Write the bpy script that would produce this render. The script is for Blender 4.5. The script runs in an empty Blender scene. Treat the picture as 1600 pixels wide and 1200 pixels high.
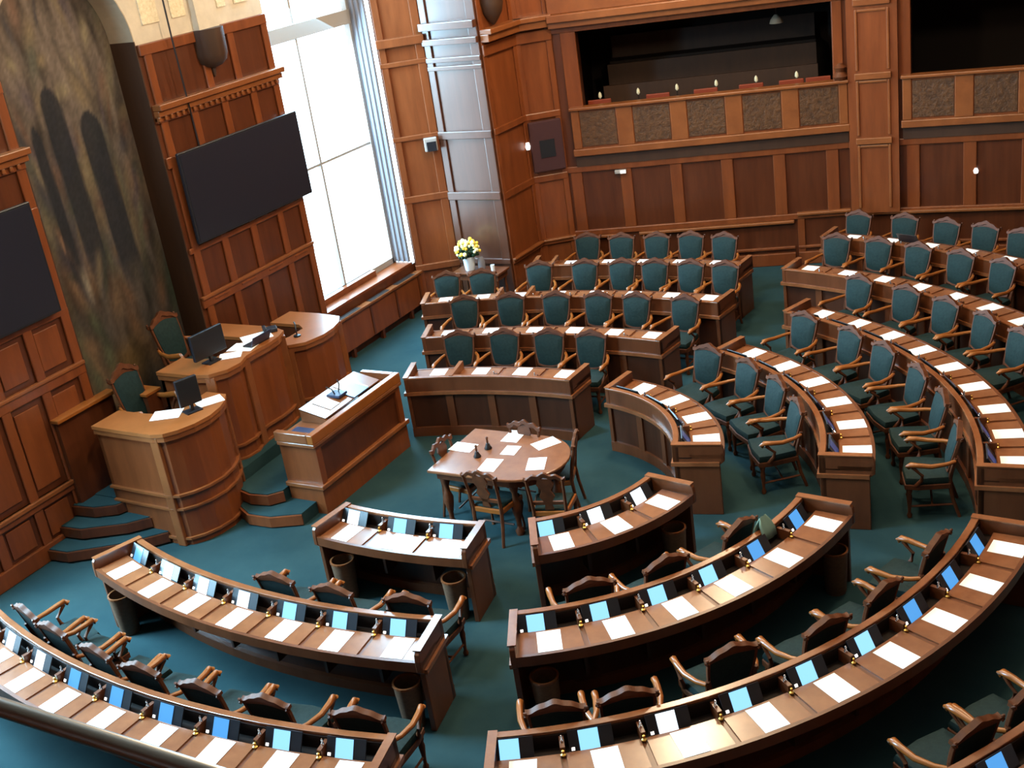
import bpy, bmesh, math, random
from mathutils import Vector, Matrix
from math import sin, cos, pi, radians, atan2, hypot
random.seed(7)
SC = bpy.context.scene
COL = SC.collection

# ------------------------------------------------------------------ camera
cam_d = bpy.data.cameras.new('camera')
cam_d.sensor_width = 36.0
cam_d.lens = 1885.18 / 1600 * 36.0
cam_d.clip_end = 100
cam = bpy.data.objects.new('camera', cam_d)
COL.objects.link(cam)
cam.matrix_world = Matrix(((0.8720839991667743, -0.07163474112732383, 0.48408466435212255, 6.49146596),
                           (0.4692797727957913, 0.40286403306893565, -0.785797089396596, -10.53852911),
                           (-0.13872992915018842, 0.9124522095556856, 0.3849480121197288, 6.80887921),
                           (0, 0, 0, 1)))
SC.camera = cam

# ------------------------------------------------------------------ world, lights, exposure
w = bpy.data.worlds.new('overcast_sky')
SC.world = w
w.use_nodes = True
w.node_tree.nodes['Background'].inputs[0].default_value = (0.66, 0.86, 1.0, 1)
w.node_tree.nodes['Background'].inputs[1].default_value = 7.0
SC.view_settings.view_transform = 'Standard'
SC.view_settings.look = 'None'
SC.view_settings.gamma = 1.0
SC.view_settings.use_curve_mapping = False
SC.view_settings.exposure = 0.0


def area(name, loc, target, sx, sy, power, color):
    d = bpy.data.lights.new(name, 'AREA')
    d.shape = 'RECTANGLE'
    d.size, d.size_y = sx, sy
    d.energy = power
    d.color = color
    o = bpy.data.objects.new(name, d)
    o.location = loc
    o.rotation_euler = (Vector(target) - Vector(loc)).to_track_quat('-Z', 'Y').to_euler()
    COL.objects.link(o)
    return o


def bulb(name, loc, power, color, rad=0.35):
    d = bpy.data.lights.new(name, 'POINT')
    d.energy = power
    d.color = color
    d.shadow_soft_size = rad
    o = bpy.data.objects.new(name, d)
    o.location = loc
    COL.objects.link(o)
    return o


DAY = (0.40, 0.75, 1.0)
WARM = (1.0, 0.79, 0.52)
area('window_daylight', (-6.15, 4.72, 4.4), (0, 3.2, 1.5), 2.3, 6.8, 2000, DAY)
area('window_daylight', (-6.15, -4.72, 4.4), (0, -3.2, 1.5), 2.3, 6.8, 3800, DAY)
bulb('chandelier_light', (0.2, 3.5, 7.5), 820, WARM)
bulb('chandelier_light', (0.2, -3.5, 7.5), 640, WARM)
bulb('chandelier_light', (4.2, 0.5, 7.5), 640, WARM)
bulb('chandelier_light', (-0.4, 7.2, 7.4), 420, WARM)


# ------------------------------------------------------------------ materials
def mat(name, base, rough=0.5, spec=0.5, metal=0.0, emit=None, estr=0.0, noise=None, bump=0.0, coat=0.0):
    """noise = (second colour, scale vector, detail, object coords)"""
    m = bpy.data.materials.new(name)
    m.use_nodes = True
    nt = m.node_tree
    b = nt.nodes['Principled BSDF']
    b.inputs['Base Color'].default_value = (*base, 1)
    b.inputs['Roughness'].default_value = rough
    b.inputs['Specular IOR Level'].default_value = spec
    b.inputs['Metallic'].default_value = metal
    b.inputs['Coat Weight'].default_value = coat
    b.inputs['Coat Roughness'].default_value = 0.2
    if emit:
        b.inputs['Emission Color'].default_value = (*emit, 1)
        b.inputs['Emission Strength'].default_value = estr
    if noise:
        c2, sc, det = noise
        tc = nt.nodes.new('ShaderNodeTexCoord')
        mp = nt.nodes.new('ShaderNodeMapping')
        mp.inputs['Scale'].default_value = sc
        nz = nt.nodes.new('ShaderNodeTexNoise')
        nz.inputs['Scale'].default_value = 1.0
        nz.inputs['Detail'].default_value = det
        nz.inputs['Roughness'].default_value = 0.65
        rp = nt.nodes.new('ShaderNodeValToRGB')
        rp.color_ramp.elements[0].position = 0.3
        rp.color_ramp.elements[1].position = 0.7
        rp.color_ramp.elements[0].color = (*base, 1)
        rp.color_ramp.elements[1].color = (*c2, 1)
        L = nt.links.new
        L(tc.outputs['Object'], mp.inputs[0])
        L(mp.outputs[0], nz.inputs['Vector'])
        L(nz.outputs['Fac'], rp.inputs[0])
        L(rp.outputs[0], b.inputs['Base Color'])
        if bump:
            bp = nt.nodes.new('ShaderNodeBump')
            bp.inputs['Strength'].default_value = bump
            bp.inputs['Distance'].default_value = 0.02
            L(nz.outputs['Fac'], bp.inputs['Height'])
            L(bp.outputs[0], b.inputs['Normal'])
    return m


M = {}
M['oak'] = mat('oak_panelling', (0.118, 0.029, 0.0082), 0.30, 0.5, noise=((0.190, 0.051, 0.0148), (7, 7, 0.9), 6))
M['oak_dark'] = mat('oak_panel_field', (0.056, 0.0135, 0.0045), 0.32, 0.5, noise=((0.092, 0.024, 0.008), (9, 9, 0.8), 6))  # field oak, darkened further for the shade under the gallery parapets
M['oak_polished'] = mat('polished_oak_panel', (0.060, 0.020, 0.010), 0.30, 0.7, noise=((0.085, 0.030, 0.016), (9, 9, 0.8), 6), coat=0.3)  # base darkened and coat added so the window's grey sheen dominates
M['oak_light'] = mat('oak_moulding', (0.150, 0.044, 0.013), 0.30, 0.5, noise=((0.215, 0.068, 0.020), (3, 3, 3), 5))
M['desk_top'] = mat('desk_lid_wood', (0.150, 0.052, 0.021), 0.22, 0.6, noise=((0.225, 0.084, 0.035), (4, 4, 4), 6))
M['desk'] = mat('desk_wood', (0.078, 0.0225, 0.008), 0.30, 0.5, noise=((0.125, 0.038, 0.014), (5, 5, 1), 6))
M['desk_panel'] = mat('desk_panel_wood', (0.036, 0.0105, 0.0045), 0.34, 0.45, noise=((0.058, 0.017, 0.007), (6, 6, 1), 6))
M['rail'] = mat('desk_rail_wood', (0.150, 0.046, 0.016), 0.22, 0.6, noise=((0.220, 0.078, 0.030), (4, 4, 4), 5))
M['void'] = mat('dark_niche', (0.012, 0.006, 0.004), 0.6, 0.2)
M['walnut'] = mat('carved_walnut', (0.058, 0.0165, 0.006), 0.5, 0.25, noise=((0.115, 0.034, 0.011), (9, 9, 9), 4))
M['arm'] = mat('polished_arm_wood', (0.235, 0.070, 0.013), 0.28, 0.5)
M['green'] = mat('green_upholstery', (0.0042, 0.0135, 0.0140), 0.75, 0.2, noise=((0.0090, 0.0235, 0.0220), (30, 30, 30), 3), bump=0.15)
M['carpet'] = mat('teal_carpet', (0.0130, 0.0330, 0.0385), 0.95, 0.05, noise=((0.0225, 0.0490, 0.0525), (1.2, 1.2, 1.2), 8))
M['paper'] = mat('white_paper', (0.90, 0.90, 0.89), 0.6, 0.3)
M['black'] = mat('black_plastic', (0.012, 0.013, 0.017), 0.35, 0.4)
M['tv'] = mat('black_display', (0.012, 0.013, 0.022), 0.28, 0.5)
M['navy'] = mat('dark_blue_panel', (0.020, 0.030, 0.075), 0.3, 0.5)
M['brass'] = mat('brass', (0.62, 0.38, 0.10), 0.3, 0.5, 1.0)
M['bronze'] = mat('aged_bronze_rail', (0.15, 0.13, 0.115), 0.3, 0.5, 0.85)
M['chrome'] = mat('chrome', (0.75, 0.75, 0.75), 0.2, 0.5, 1.0)
M['plaster'] = mat('cream_plaster', (0.46, 0.385, 0.305), 0.8, 0.2, noise=((0.58, 0.49, 0.38), (3, 3, 3), 6))
M['plaster_relief'] = mat('tan_relief', (0.52, 0.42, 0.28), 0.85, 0.2, noise=((0.74, 0.60, 0.42), (24, 24, 24), 4), bump=0.4)
M['stone'] = mat('grey_stone', (0.33, 0.25, 0.175), 0.8, 0.2, noise=((0.40, 0.31, 0.22), (4, 4, 4), 5))
M['soot'] = mat('dark_oak_reveal', (0.034, 0.015, 0.008), 0.5, 0.35, noise=((0.052, 0.023, 0.012), (6, 6, 1), 5))  # dark oak of niche jambs, corbels and gallery parts
M['white_paint'] = mat('white_window_paint', (0.30, 0.275, 0.26), 0.5, 0.4)
M['curtain'] = mat('pale_curtain', (0.16, 0.15, 0.165), 0.85, 0.2)
M['carving'] = mat('carved_panel', (0.036, 0.014, 0.005), 0.5, 0.35, noise=((0.105, 0.043, 0.014), (14, 14, 14), 5), bump=0.9)
M['seat_red'] = mat('orange_red_leather', (0.17, 0.024, 0.007), 0.5, 0.3)
M['ceiling'] = mat('ceiling_plaster', (0.75, 0.66, 0.54), 0.9, 0.1)
M['box'] = mat('grille_cloth', (0.050, 0.020, 0.022), 0.85, 0.2)
M['iron'] = mat('blackened_iron', (0.03, 0.022, 0.02), 0.45, 0.5, 0.6)
M['leaf'] = mat('dark_leaf', (0.012, 0.035, 0.012), 0.6, 0.3)
M['yellow'] = mat('yellow_petal', (0.80, 0.55, 0.06), 0.6, 0.3)
M['cream'] = mat('cream_petal', (0.85, 0.80, 0.45), 0.6, 0.3)
M['porcelain'] = mat('white_porcelain', (0.70, 0.78, 0.86), 0.25, 0.6)
M['led'] = mat('white_lamp', (0.9, 0.85, 0.8), 0.5, 0.3, emit=(1, 0.92, 0.85), estr=2.2)
M['dim_lamp'] = mat('small_reading_lamp', (0.5, 0.45, 0.3), 0.5, 0.3, emit=(1.0, 0.85, 0.5), estr=0.22)
M['screen_blue'] = mat('blue_screen', (0.02, 0.05, 0.10), 0.3, 0.4, emit=(0.10, 0.42, 0.95), estr=0.9)
M['screen_pale'] = mat('pale_blue_screen', (0.02, 0.05, 0.10), 0.3, 0.4, emit=(0.30, 0.68, 1.0), estr=1.25)
M['screen_white'] = mat('white_screen', (0.02, 0.05, 0.10), 0.3, 0.4, emit=(0.85, 0.93, 1.0), estr=1.5)
M['screen_dim'] = mat('dim_blue_screen', (0.02, 0.04, 0.10), 0.3, 0.4, emit=(0.06, 0.12, 0.45), estr=0.28)
M['basket'] = mat('tan_basket', (0.090, 0.045, 0.024), 0.6, 0.3, noise=((0.135, 0.070, 0.038), (20, 20, 40), 3))
M['counter'] = mat('counter_top_wood', (0.215, 0.066, 0.016), 0.34, 0.5, noise=((0.28, 0.090, 0.024), (4, 4, 4), 5))
M['cloth'] = mat('grey_green_cloth', (0.16, 0.26, 0.22), 0.9, 0.2)

g = bpy.data.materials.new('window_glass')
g.use_nodes = True
nt = g.node_tree
nt.nodes.clear()
o_ = nt.nodes.new('ShaderNodeOutputMaterial')
mx = nt.nodes.new('ShaderNodeMixShader')
tr = nt.nodes.new('ShaderNodeBsdfTransparent')
gl = nt.nodes.new('ShaderNodeBsdfGlossy')
gl.inputs['Roughness'].default_value = 0.05
mx.inputs[0].default_value = 0.06
nt.links.new(tr.outputs[0], mx.inputs[1])
nt.links.new(gl.outputs[0], mx.inputs[2])
nt.links.new(mx.outputs[0], o_.inputs[0])
M['glass'] = g


# ------------------------------------------------------------------ mesh helpers
class MB:
    def __init__(s):
        s.v, s.f = [], []

    def add(s, vs, fs):
        n = len(s.v)
        s.v += [tuple(x) for x in vs]
        s.f += [[i + n for i in f] for f in fs]
        return s

    def hexa(s, p):
        return s.add(p, [(3, 2, 1, 0), (4, 5, 6, 7), (0, 1, 5, 4), (1, 2, 6, 5), (2, 3, 7, 6), (3, 0, 4, 7)])

    def box(s, x0, x1, y0, y1, z0, z1):
        return s.hexa([(x0, y0, z0), (x1, y0, z0), (x1, y1, z0), (x0, y1, z0),
                       (x0, y0, z1), (x1, y0, z1), (x1, y1, z1), (x0, y1, z1)])

    def prism(s, poly, z0, z1):
        n = len(poly)
        vs = [(x, y, z0) for x, y in poly] + [(x, y, z1) for x, y in poly]
        fs = [list(range(n))[::-1], list(range(n, 2 * n))]
        fs += [(i, (i + 1) % n, n + (i + 1) % n, n + i) for i in range(n)]
        return s.add(vs, fs)

    def slab(s, poly3, d):
        """planar polygon of 3-D points thickened by vector d"""
        n = len(poly3)
        d = Vector(d)
        vs = [tuple(Vector(p)) for p in poly3] + [tuple(Vector(p) + d) for p in poly3]
        fs = [list(range(n))[::-1], list(range(n, 2 * n))]
        fs += [(i, (i + 1) % n, n + (i + 1) % n, n + i) for i in range(n)]
        return s.add(vs, fs)

    def ring(s, outer, inner, d):
        """frame between two closed 3-D outlines with equal counts, thickened by d"""
        n = len(outer)
        d = Vector(d)
        vs = [tuple(Vector(p)) for p in outer] + [tuple(Vector(p)) for p in inner]
        vs += [tuple(Vector(p) + d) for p in outer] + [tuple(Vector(p) + d) for p in inner]
        fs = []
        for i in range(n):
            j = (i + 1) % n
            fs += [(i, j, n + j, n + i), (2 * n + j, 2 * n + i, 3 * n + i, 3 * n + j),
                   (j, i, 2 * n + i, 2 * n + j), (n + i, n + j, 3 * n + j, 3 * n + i)]
        return s.add(vs, fs)

    def arc(s, c, r0, r1, t0, t1, z0, z1, n=None):
        """curved block, angles in degrees"""
        n = n or max(2, int(abs(t1 - t0) / 2.5) + 1)
        vs, fs = [], []
        for i in range(n + 1):
            t = radians(t0 + (t1 - t0) * i / n)
            for r, z in ((r0, z0), (r1, z0), (r1, z1), (r0, z1)):
                vs.append((c[0] + r * cos(t), c[1] + r * sin(t), z))
        for i in range(n):
            a, b = 4 * i, 4 * i + 4
            for k in range(4):
                fs.append((a + k, a + (k + 1) % 4, b + (k + 1) % 4, b + k))
        fs += [(3, 2, 1, 0), (4 * n, 4 * n + 1, 4 * n + 2, 4 * n + 3)]
        return s.add(vs, fs)

    def tube(s, pts, rad, k=8):
        pts = [Vector(p) for p in pts]
        if not isinstance(rad, (list, tuple)):
            rad = [rad] * len(pts)
        vs, fs = [], []
        for i, p in enumerate(pts):
            d = (pts[min(i + 1, len(pts) - 1)] - pts[max(i - 1, 0)]).normalized()
            up = Vector((0, 0, 1)) if abs(d.z) < 0.9 else Vector((1, 0, 0))
            a = d.cross(up).normalized()
            b = a.cross(d)
            for j in range(k):
                t = 2 * pi * j / k
                vs.append(tuple(p + rad[i] * (cos(t) * a + sin(t) * b)))
        for i in range(len(pts) - 1):
            for j in range(k):
                fs.append((i * k + j, i * k + (j + 1) % k, (i + 1) * k + (j + 1) % k, (i + 1) * k + j))
        fs += [list(range(k))[::-1], [(len(pts) - 1) * k + j for j in range(k)]]
        return s.add(vs, fs)

    def lathe(s, x, y, prof, k=14):
        """prof = [(radius, z)...] bottom to top, closed at both ends"""
        vs, fs = [], []
        for r, z in prof:
            for j in range(k):
                t = 2 * pi * j / k
                vs.append((x + r * cos(t), y + r * sin(t), z))
        for i in range(len(prof) - 1):
            for j in range(k):
                fs.append((i * k + j, i * k + (j + 1) % k, (i + 1) * k + (j + 1) % k, (i + 1) * k + j))
        fs += [list(range(k))[::-1], [(len(prof) - 1) * k + j for j in range(k)]]
        return s.add(vs, fs)

    def blob(s, c, r, k=6):
        return s.lathe(c[0], c[1], [(r * max(0.05, cos(t)), c[2] + r * sin(t)) for t in (-1.4, -0.8, -0.2, 0.4, 1.0, 1.45)], k)

    def wallbox(s, W, s0, s1, z0, z1, d0, d1):
        """box in the frame of a wall W=(p,t,n): s along it, d out of it"""
        p, t, n = W
        q = []
        for z in (z0, z1):
            for a, d in ((s0, d0), (s0, d1), (s1, d1), (s1, d0)):
                q.append((p[0] + t[0] * a + n[0] * d, p[1] + t[1] * a + n[1] * d, z))
        return s.hexa(q)

    def build(s, name, m, parent=None, smooth=None, bevel=0.0, loc=None):
        me = bpy.data.meshes.new(name)
        me.from_pydata(s.v, [], s.f)
        bm = bmesh.new()
        bm.from_mesh(me)
        bmesh.ops.recalc_face_normals(bm, faces=bm.faces)
        bm.to_mesh(me)
        bm.free()
        me.materials.append(M[m])
        if smooth:
            me.shade_smooth()
            me.set_sharp_from_angle(angle=radians(smooth))
        o = bpy.data.objects.new(name, me)
        COL.objects.link(o)
        if parent:
            o.parent = parent
        if loc:
            o.location = loc
        if bevel:
            b = o.modifiers.new('edge', 'BEVEL')
            b.width = bevel
            b.segments = 2
            b.limit_method = 'ANGLE'
        return o


def tag(o, label=None, cat=None, group=None, kind=None):
    if label:
        o['label'] = label
    if cat:
        o['category'] = cat
    if group:
        o['group'] = group
    if kind:
        o['kind'] = kind
    return o


def thing(name, label, cat, loc=(0, 0, 0), rz=0, group=None):
    o = bpy.data.objects.new(name, None)
    o.empty_display_size = 0.1
    COL.objects.link(o)
    o.location = loc
    o.rotation_euler = (0, 0, rz)
    return tag(o, label, cat, group)


def dup(root, loc, rz, label, group=None, scale=None):
    r = root.copy()
    COL.objects.link(r)
    r.location = loc
    r.rotation_euler = (0, 0, rz)
    r['label'] = label
    if group:
        r['group'] = group
    if scale:
        r.scale = scale
    for ch in list(root.children):
        c = ch.copy()
        COL.objects.link(c)
        c.parent = r
        for gch in list(ch.children):
            d = gch.copy()
            COL.objects.link(d)
            d.parent = c
    return r


def wallframe(p, q):
    L = hypot(q[0] - p[0], q[1] - p[1])
    t = ((q[0] - p[0]) / L, (q[1] - p[1]) / L)
    return (p, t, (t[1], -t[0])), L


def struct(mb, name, m, parent=None, **k):
    o = mb.build(name, m, parent, **k)
    if not parent:
        o['kind'] = 'structure'
    return o


# ------------------------------------------------------------------ room shell
struct(MB().box(-6.6, 12, -13.5, 13.5, -0.2, 0), 'floor', 'carpet')
struct(MB().box(-6.6, 12, -13.5, 13.5, 9.2, 9.4), 'ceiling', 'ceiling')
struct(MB().box(-6.6, 12, -13.6, -13.4, 0, 9.2), 'wall_near', 'oak')
struct(MB().box(11.8, 12, -13.4, 13.5, 0, 9.2), 'wall_right', 'oak')

XW = -5.34        # front wall face
NI, NR, NS = -0.15, 1.07, 5.55     # niche centre, radius, springing height
WB0, WB1 = 3.47, 6.02              # window bay
mb = MB()
for a, b in ((-6.06, -3.5), ):
    mb.box(-5.9, XW, -13.4, -6.06, 0, 5.5)
mb.box(-5.9, XW, -6.06, -WB0, 0, 0.86)
mb.box(-5.9, XW, -WB0, NI - NR, 0, 5.5)
mb.box(-5.9, XW, NI - NR, NI + NR, 0, 0.95)
mb.box(-5.9, XW, NI + NR, WB0, 0, 5.5)
mb.box(-5.9, XW - 0.02, WB0, WB1 + 0.1, 0, 0.86)
wf = struct(mb, 'wall_front', 'oak_dark')
# plaster zone above the panelling, with the arch cut out
mb = MB()
mb.box(-5.9, XW, -13.4, -6.06, 5.5, 9.2)
mb.box(-5.9, XW, -WB0, NI - NR, 5.5, 9.2)
mb.box(-5.9, XW, NI + NR, WB0, 5.5, 9.2)
N = 20
for i in range(N):
    a0, a1 = pi * i / N, pi * (i + 1) / N
    y0, y1 = NI + NR * cos(a0), NI + NR * cos(a1)
    zz0, zz1 = NS + NR * sin(a0), NS + NR * sin(a1)
    mb.hexa([(-5.9, y1, zz1), (XW, y1, zz1), (XW, y0, zz0), (-5.9, y0, zz0),
             (-5.9, y1, 9.2), (XW, y1, 9.2), (XW, y0, 9.2), (-5.9, y0, 9.2)])
mb.box(-5.9, XW, -6.06, -WB0, 8.2, 9.2)
mb.box(-5.9, XW, WB0, WB1 + 0.1, 8.2, 9.2)
mb.build('plaster_zone', 'plaster', wf)
mb = MB()
for i in range(N):
    a0, a1 = pi * i / N, pi * (i + 1) / N
    q = []
    for r_ in (NR, NR - 0.015):
        for a in (a0, a1):
            for x in (-5.8, XW + 0.004):
                q.append((x, NI + r_ * cos(a), NS + r_ * sin(a)))
    mb.hexa([q[0], q[1], q[3], q[2], q[4], q[5], q[7], q[6]])
mb.build('arch_soffit', 'stone', wf)
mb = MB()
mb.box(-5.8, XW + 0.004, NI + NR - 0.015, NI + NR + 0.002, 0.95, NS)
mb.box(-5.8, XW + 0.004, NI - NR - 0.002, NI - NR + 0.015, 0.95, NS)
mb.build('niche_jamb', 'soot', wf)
# relief fields on the plaster
mb = MB()
for y0, y1 in ((1.12, 1.42), (1.66, 1.92), (2.55, 2.72), (2.90, 3.20)):
    mb.box(XW, XW + 0.02, y0, y1, 5.72, 8.3)
mb.build('relief_panel', 'plaster_relief', wf)
mb = MB()
mb.box(XW, XW + 0.10, 2.02, 2.42, 5.5, 9.0)
mb.build('wall_shaft', 'plaster', wf)
mb = MB()
mb.lathe(XW + 0.02, 2.2, [(0.04, 4.98), (0.14, 5.01), (0.21, 5.07), (0.24, 5.16), (0.25, 5.5)], 16)
mb.lathe(XW + 0.02, 2.2, [(0.015, 4.86), (0.03, 4.92), (0.03, 4.99)], 8)
mb.build('corbel', 'soot', wf, smooth=40)

WA = ((XW, 0.0), (0.0, 1.0), (1.0, 0.0))


def panelling(W, stiles, rails, d=0.035, mat_='oak', name='panel_frame', parent=None):
    """stiles = (s0,s1,z0,z1), rails = (s0,s1,z0,z1,depth)"""
    mb = MB()
    for s0, s1, z0, z1 in stiles:
        mb.wallbox(W, s0, s1, z0, z1, 0, d)
    for s0, s1, z0, z1, dd in rails:
        mb.wallbox(W, s0, s1, z0, z1, 0, dd)
    return mb.build(name, mat_, parent, bevel=0.012)


R1 = (NI + NR + 0.015, WB0)
R0 = (-WB0, NI - NR - 0.015)
st = []
for s in (1.0, 1.58, 2.20, 2.82, 3.34):
    st.append((s, s + 0.13, 0.0, 4.6))
for s in (1.0, 2.02, 2.6, 3.34):
    st.append((s, s + 0.13, 4.72, 5.44))
for s in (-1.37, -1.95, -2.55, -3.15, -3.47):
    st.append((s, s + 0.13, 0.0, 4.6))
for s in (-1.37, -2.3, -3.47):
    st.append((s, s + 0.13, 4.72, 5.44))
rl = []
for a, b in (R0, R1):
    rl += [(a, b, 0.0, 0.22, 0.05), (a, b, 0.66, 0.80, 0.05), (a, b, 1.94, 2.10, 0.04), (a, b, 2.72, 2.80, 0.036),
           (a, b, 3.9, 4.05, 0.036), (a, b, 5.36, 5.5, 0.045), (a, b, 4.5, 4.6, 0.05)]
panelling(WA, st, rl, parent=wf)
rl = []
for a, b in (R0, R1):
    rl += [(a, b + 0.03, 4.58, 4.66, 0.10), (a, b + 0.05, 4.66, 4.74, 0.15), (a, b, 0.74, 0.80, 0.075), (a, b, 2.06, 2.11, 0.06)]
    k = a
    while k < b - 0.05:
        rl.append((k, k + 0.05, 4.52, 4.585, 0.085))
        k += 0.11
panelling(WA, [], rl, name='cornice_moulding', mat_='oak_light', parent=wf)
mb = MB()
for s in (1.13, 1.71, 2.33, 2.95):
    mb.wallbox(WA, s + 0.04, s + 0.36, 2.0, 2.035, 0.0, 0.05)
    mb.wallbox(WA, s + 0.04, s + 0.36, 0.26, 0.62, 0.0, 0.02)
for s in (-1.85, -2.43, -3.02):
    mb.wallbox(WA, s + 0.04, s + 0.40, 0.26, 0.62, 0.0, 0.02)
    mb.wallbox(WA, s + 0.04, s + 0.40, 2.18, 2.66, 0.0, 0.02)
    mb.wallbox(WA, s + 0.04, s + 0.40, 0.88, 1.86, 0.0, 0.02)
mb.build('raised_field', 'oak', wf, bevel=0.01)

# windows in the front wall
for k, (y0, y1) in enumerate(((WB0, WB1), (-6.06, -WB0))):
    x = -5.74
    fr = MB()
    fr.box(x - 0.05, x + 0.05, y0, y0 + 0.09, 0.86, 8.2)
    fr.box(x - 0.05, x + 0.05, y1 - 0.09, y1, 0.86, 8.2)
    fr.box(x - 0.05, x + 0.05, y0, y1, 0.86, 1.0)
    fr.box(x - 0.05, x + 0.05, y0, y1, 8.1, 8.2)
    ym = y0 + (y1 - y0) * 0.42
    fr.box(x - 0.035, x + 0.035, ym - 0.022, ym + 0.022, 0.95, 8.1)
    fr.box(x - 0.06, x + 0.06, y0, y1, 4.98, 5.20)
    fr.box(x - 0.03, x + 0.03, y0, y1, 3.01, 3.05)
    o = struct(fr, 'window_%d' % (k + 1), 'white_paint')
    MB().box(x - 0.006, x + 0.006, y0 + 0.05, y1 - 0.05, 0.95, 8.12).build('pane', 'glass', o)
    s = MB()
    s.box(-5.72, XW - 0.02, y0, y1, 0.86, 0.90)
    s.box(-5.72, -5.60, y0, y1 - 0.75, 0.90, 1.0)
    s.build('window_sill', 'oak', o)
    d = MB()
    for yy in ((y1 - 0.002,) if k == 0 else (y0 + 0.002,)):
        for j in range(7):
            xx = -5.70 + j * 0.05
            d.tube([(xx, yy - 0.03 + 0.02 * (j % 2), 0.92), (xx, yy - 0.03 + 0.02 * (j % 2), 8.1)], 0.03, 8)
    d.build('curtain', 'curtain', o, smooth=60)

# sill-height heater bench below the visible window
t = thing('radiator_bench', 'long oak radiator bench under the tall bright window', 'bench', (0, 0, 0))
b0, b1 = 3.50, 6.06
MB().box(-5.33, -5.24, b0, b1, 0.16, 0.70).build('front_panel', 'oak', t)
for y in (b0 + 0.1, b0 + 0.95, b0 + 1.7, b1 - 0.14):
    MB().box(-5.26, -5.225, y, y + 0.05, 0.18, 0.66).build('stile', 'oak_dark', t)
mb = MB()
mb.box(-5.33, -5.20, b0, b1, 0.70, 0.735)
mb.build('bench_top', 'rail', t)
for y in (b0 + 0.1, b0 + 0.95, b0 + 1.75):
    MB().box(-5.325, -5.22, y + 0.05, y + 0.6, 0.735, 0.742).build('vent_grille', 'iron', t)
for y in (b0 + 0.35, b0 + 1.2, b0 + 2.1):
    MB().box(-5.32, -5.25, y, y + 0.06, 0, 0.16).build('foot', 'oak_dark', t)

# far corner and gallery walls
C0, C1, C2, CM, C3 = (XW, WB1 + 0.05), (-4.68, 6.50), (-3.64, 6.50), (-3.59, 7.53), (-3.09, 7.90)
E1, E2 = (1.43, 9.255), (11.9, 10.653)
corner_segs = [(C0, C1, 'c'), (C1, C2, 'p'), (C2, CM, 's'), (CM, C3, 's')]
wc = None
for p, q, kd in corner_segs:
    W, L = wallframe(p, q)
    mb = MB().wallbox(W, 0, L, 0, 9.2, -0.25, 0)
    if wc is None:
        wc = struct(mb, 'wall_corner', 'oak')
    else:
        mb.build('corner_face', 'oak_polished' if kd == 'p' else 'oak', wc)
    if kd == 'c':
        panelling(W, [(0.02, 0.14, 0, 9), (L - 0.16, L - 0.02, 0, 9)],
                  [(0, L, 0.70, 0.82, 0.05), (0, L, 1.92, 2.04, 0.045), (0, L, 2.98, 3.06, 0.045), (0, L, 4.2, 4.28, 0.045),
                   (0, L, 4.52, 4.66, 0.10), (0, L, 0, 0.2, 0.05)], parent=wc)
    elif kd == 'p':
        panelling(W, [(0.0, 0.13, 0, 9), (L - 0.17, L, 0, 9)],
                  [(0, L, 0.74, 0.84, 0.045), (0, L, 1.88, 2.02, 0.06), (0, L, 2.92, 3.05, 0.055), (0, L, 4.05, 4.12, 0.05), (0, L, 4.18, 4.26, 0.06),
                   (0, L, 4.46, 4.56, 0.10), (0, L, 4.7, 4.82, 0.14), (0, L, 0, 0.2, 0.05)], mat_='oak_polished', parent=wc)
    else:
        panelling(W, [(0.0, 0.10, 0, 9), (L - 0.10, L, 0, 9)],
                  [(0, L, 0.74, 0.82, 0.06), (0, L, 0.0, 0.24, 0.05), (0, L, 1.86, 1.98, 0.04), (0, L, 2.95, 3.06, 0.05),
                   (0, L, 4.22, 4.40, 0.06)], parent=wc)
        panelling(W, [], [(0, L, 4.44, 4.56, 0.18), (0, L, 4.56, 4.64, 0.24), (0, L, 0.80, 0.84, 0.09)],
                  name='cornice_moulding', mat_='oak_light', parent=wc)
        if q == C3:
            continue
        mb = MB()
        mb.lathe(p[0] + W[1][0] * 0.35 + W[2][0] * 0.08, p[1] + W[1][1] * 0.35 + W[2][1] * 0.08,
                 [(0.02, 4.66), (0.09, 4.74), (0.17, 4.86), (0.2, 5.0), (0.2, 5.4)], 14)
        mb.build('corbel', 'soot', wc, smooth=40)


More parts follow.
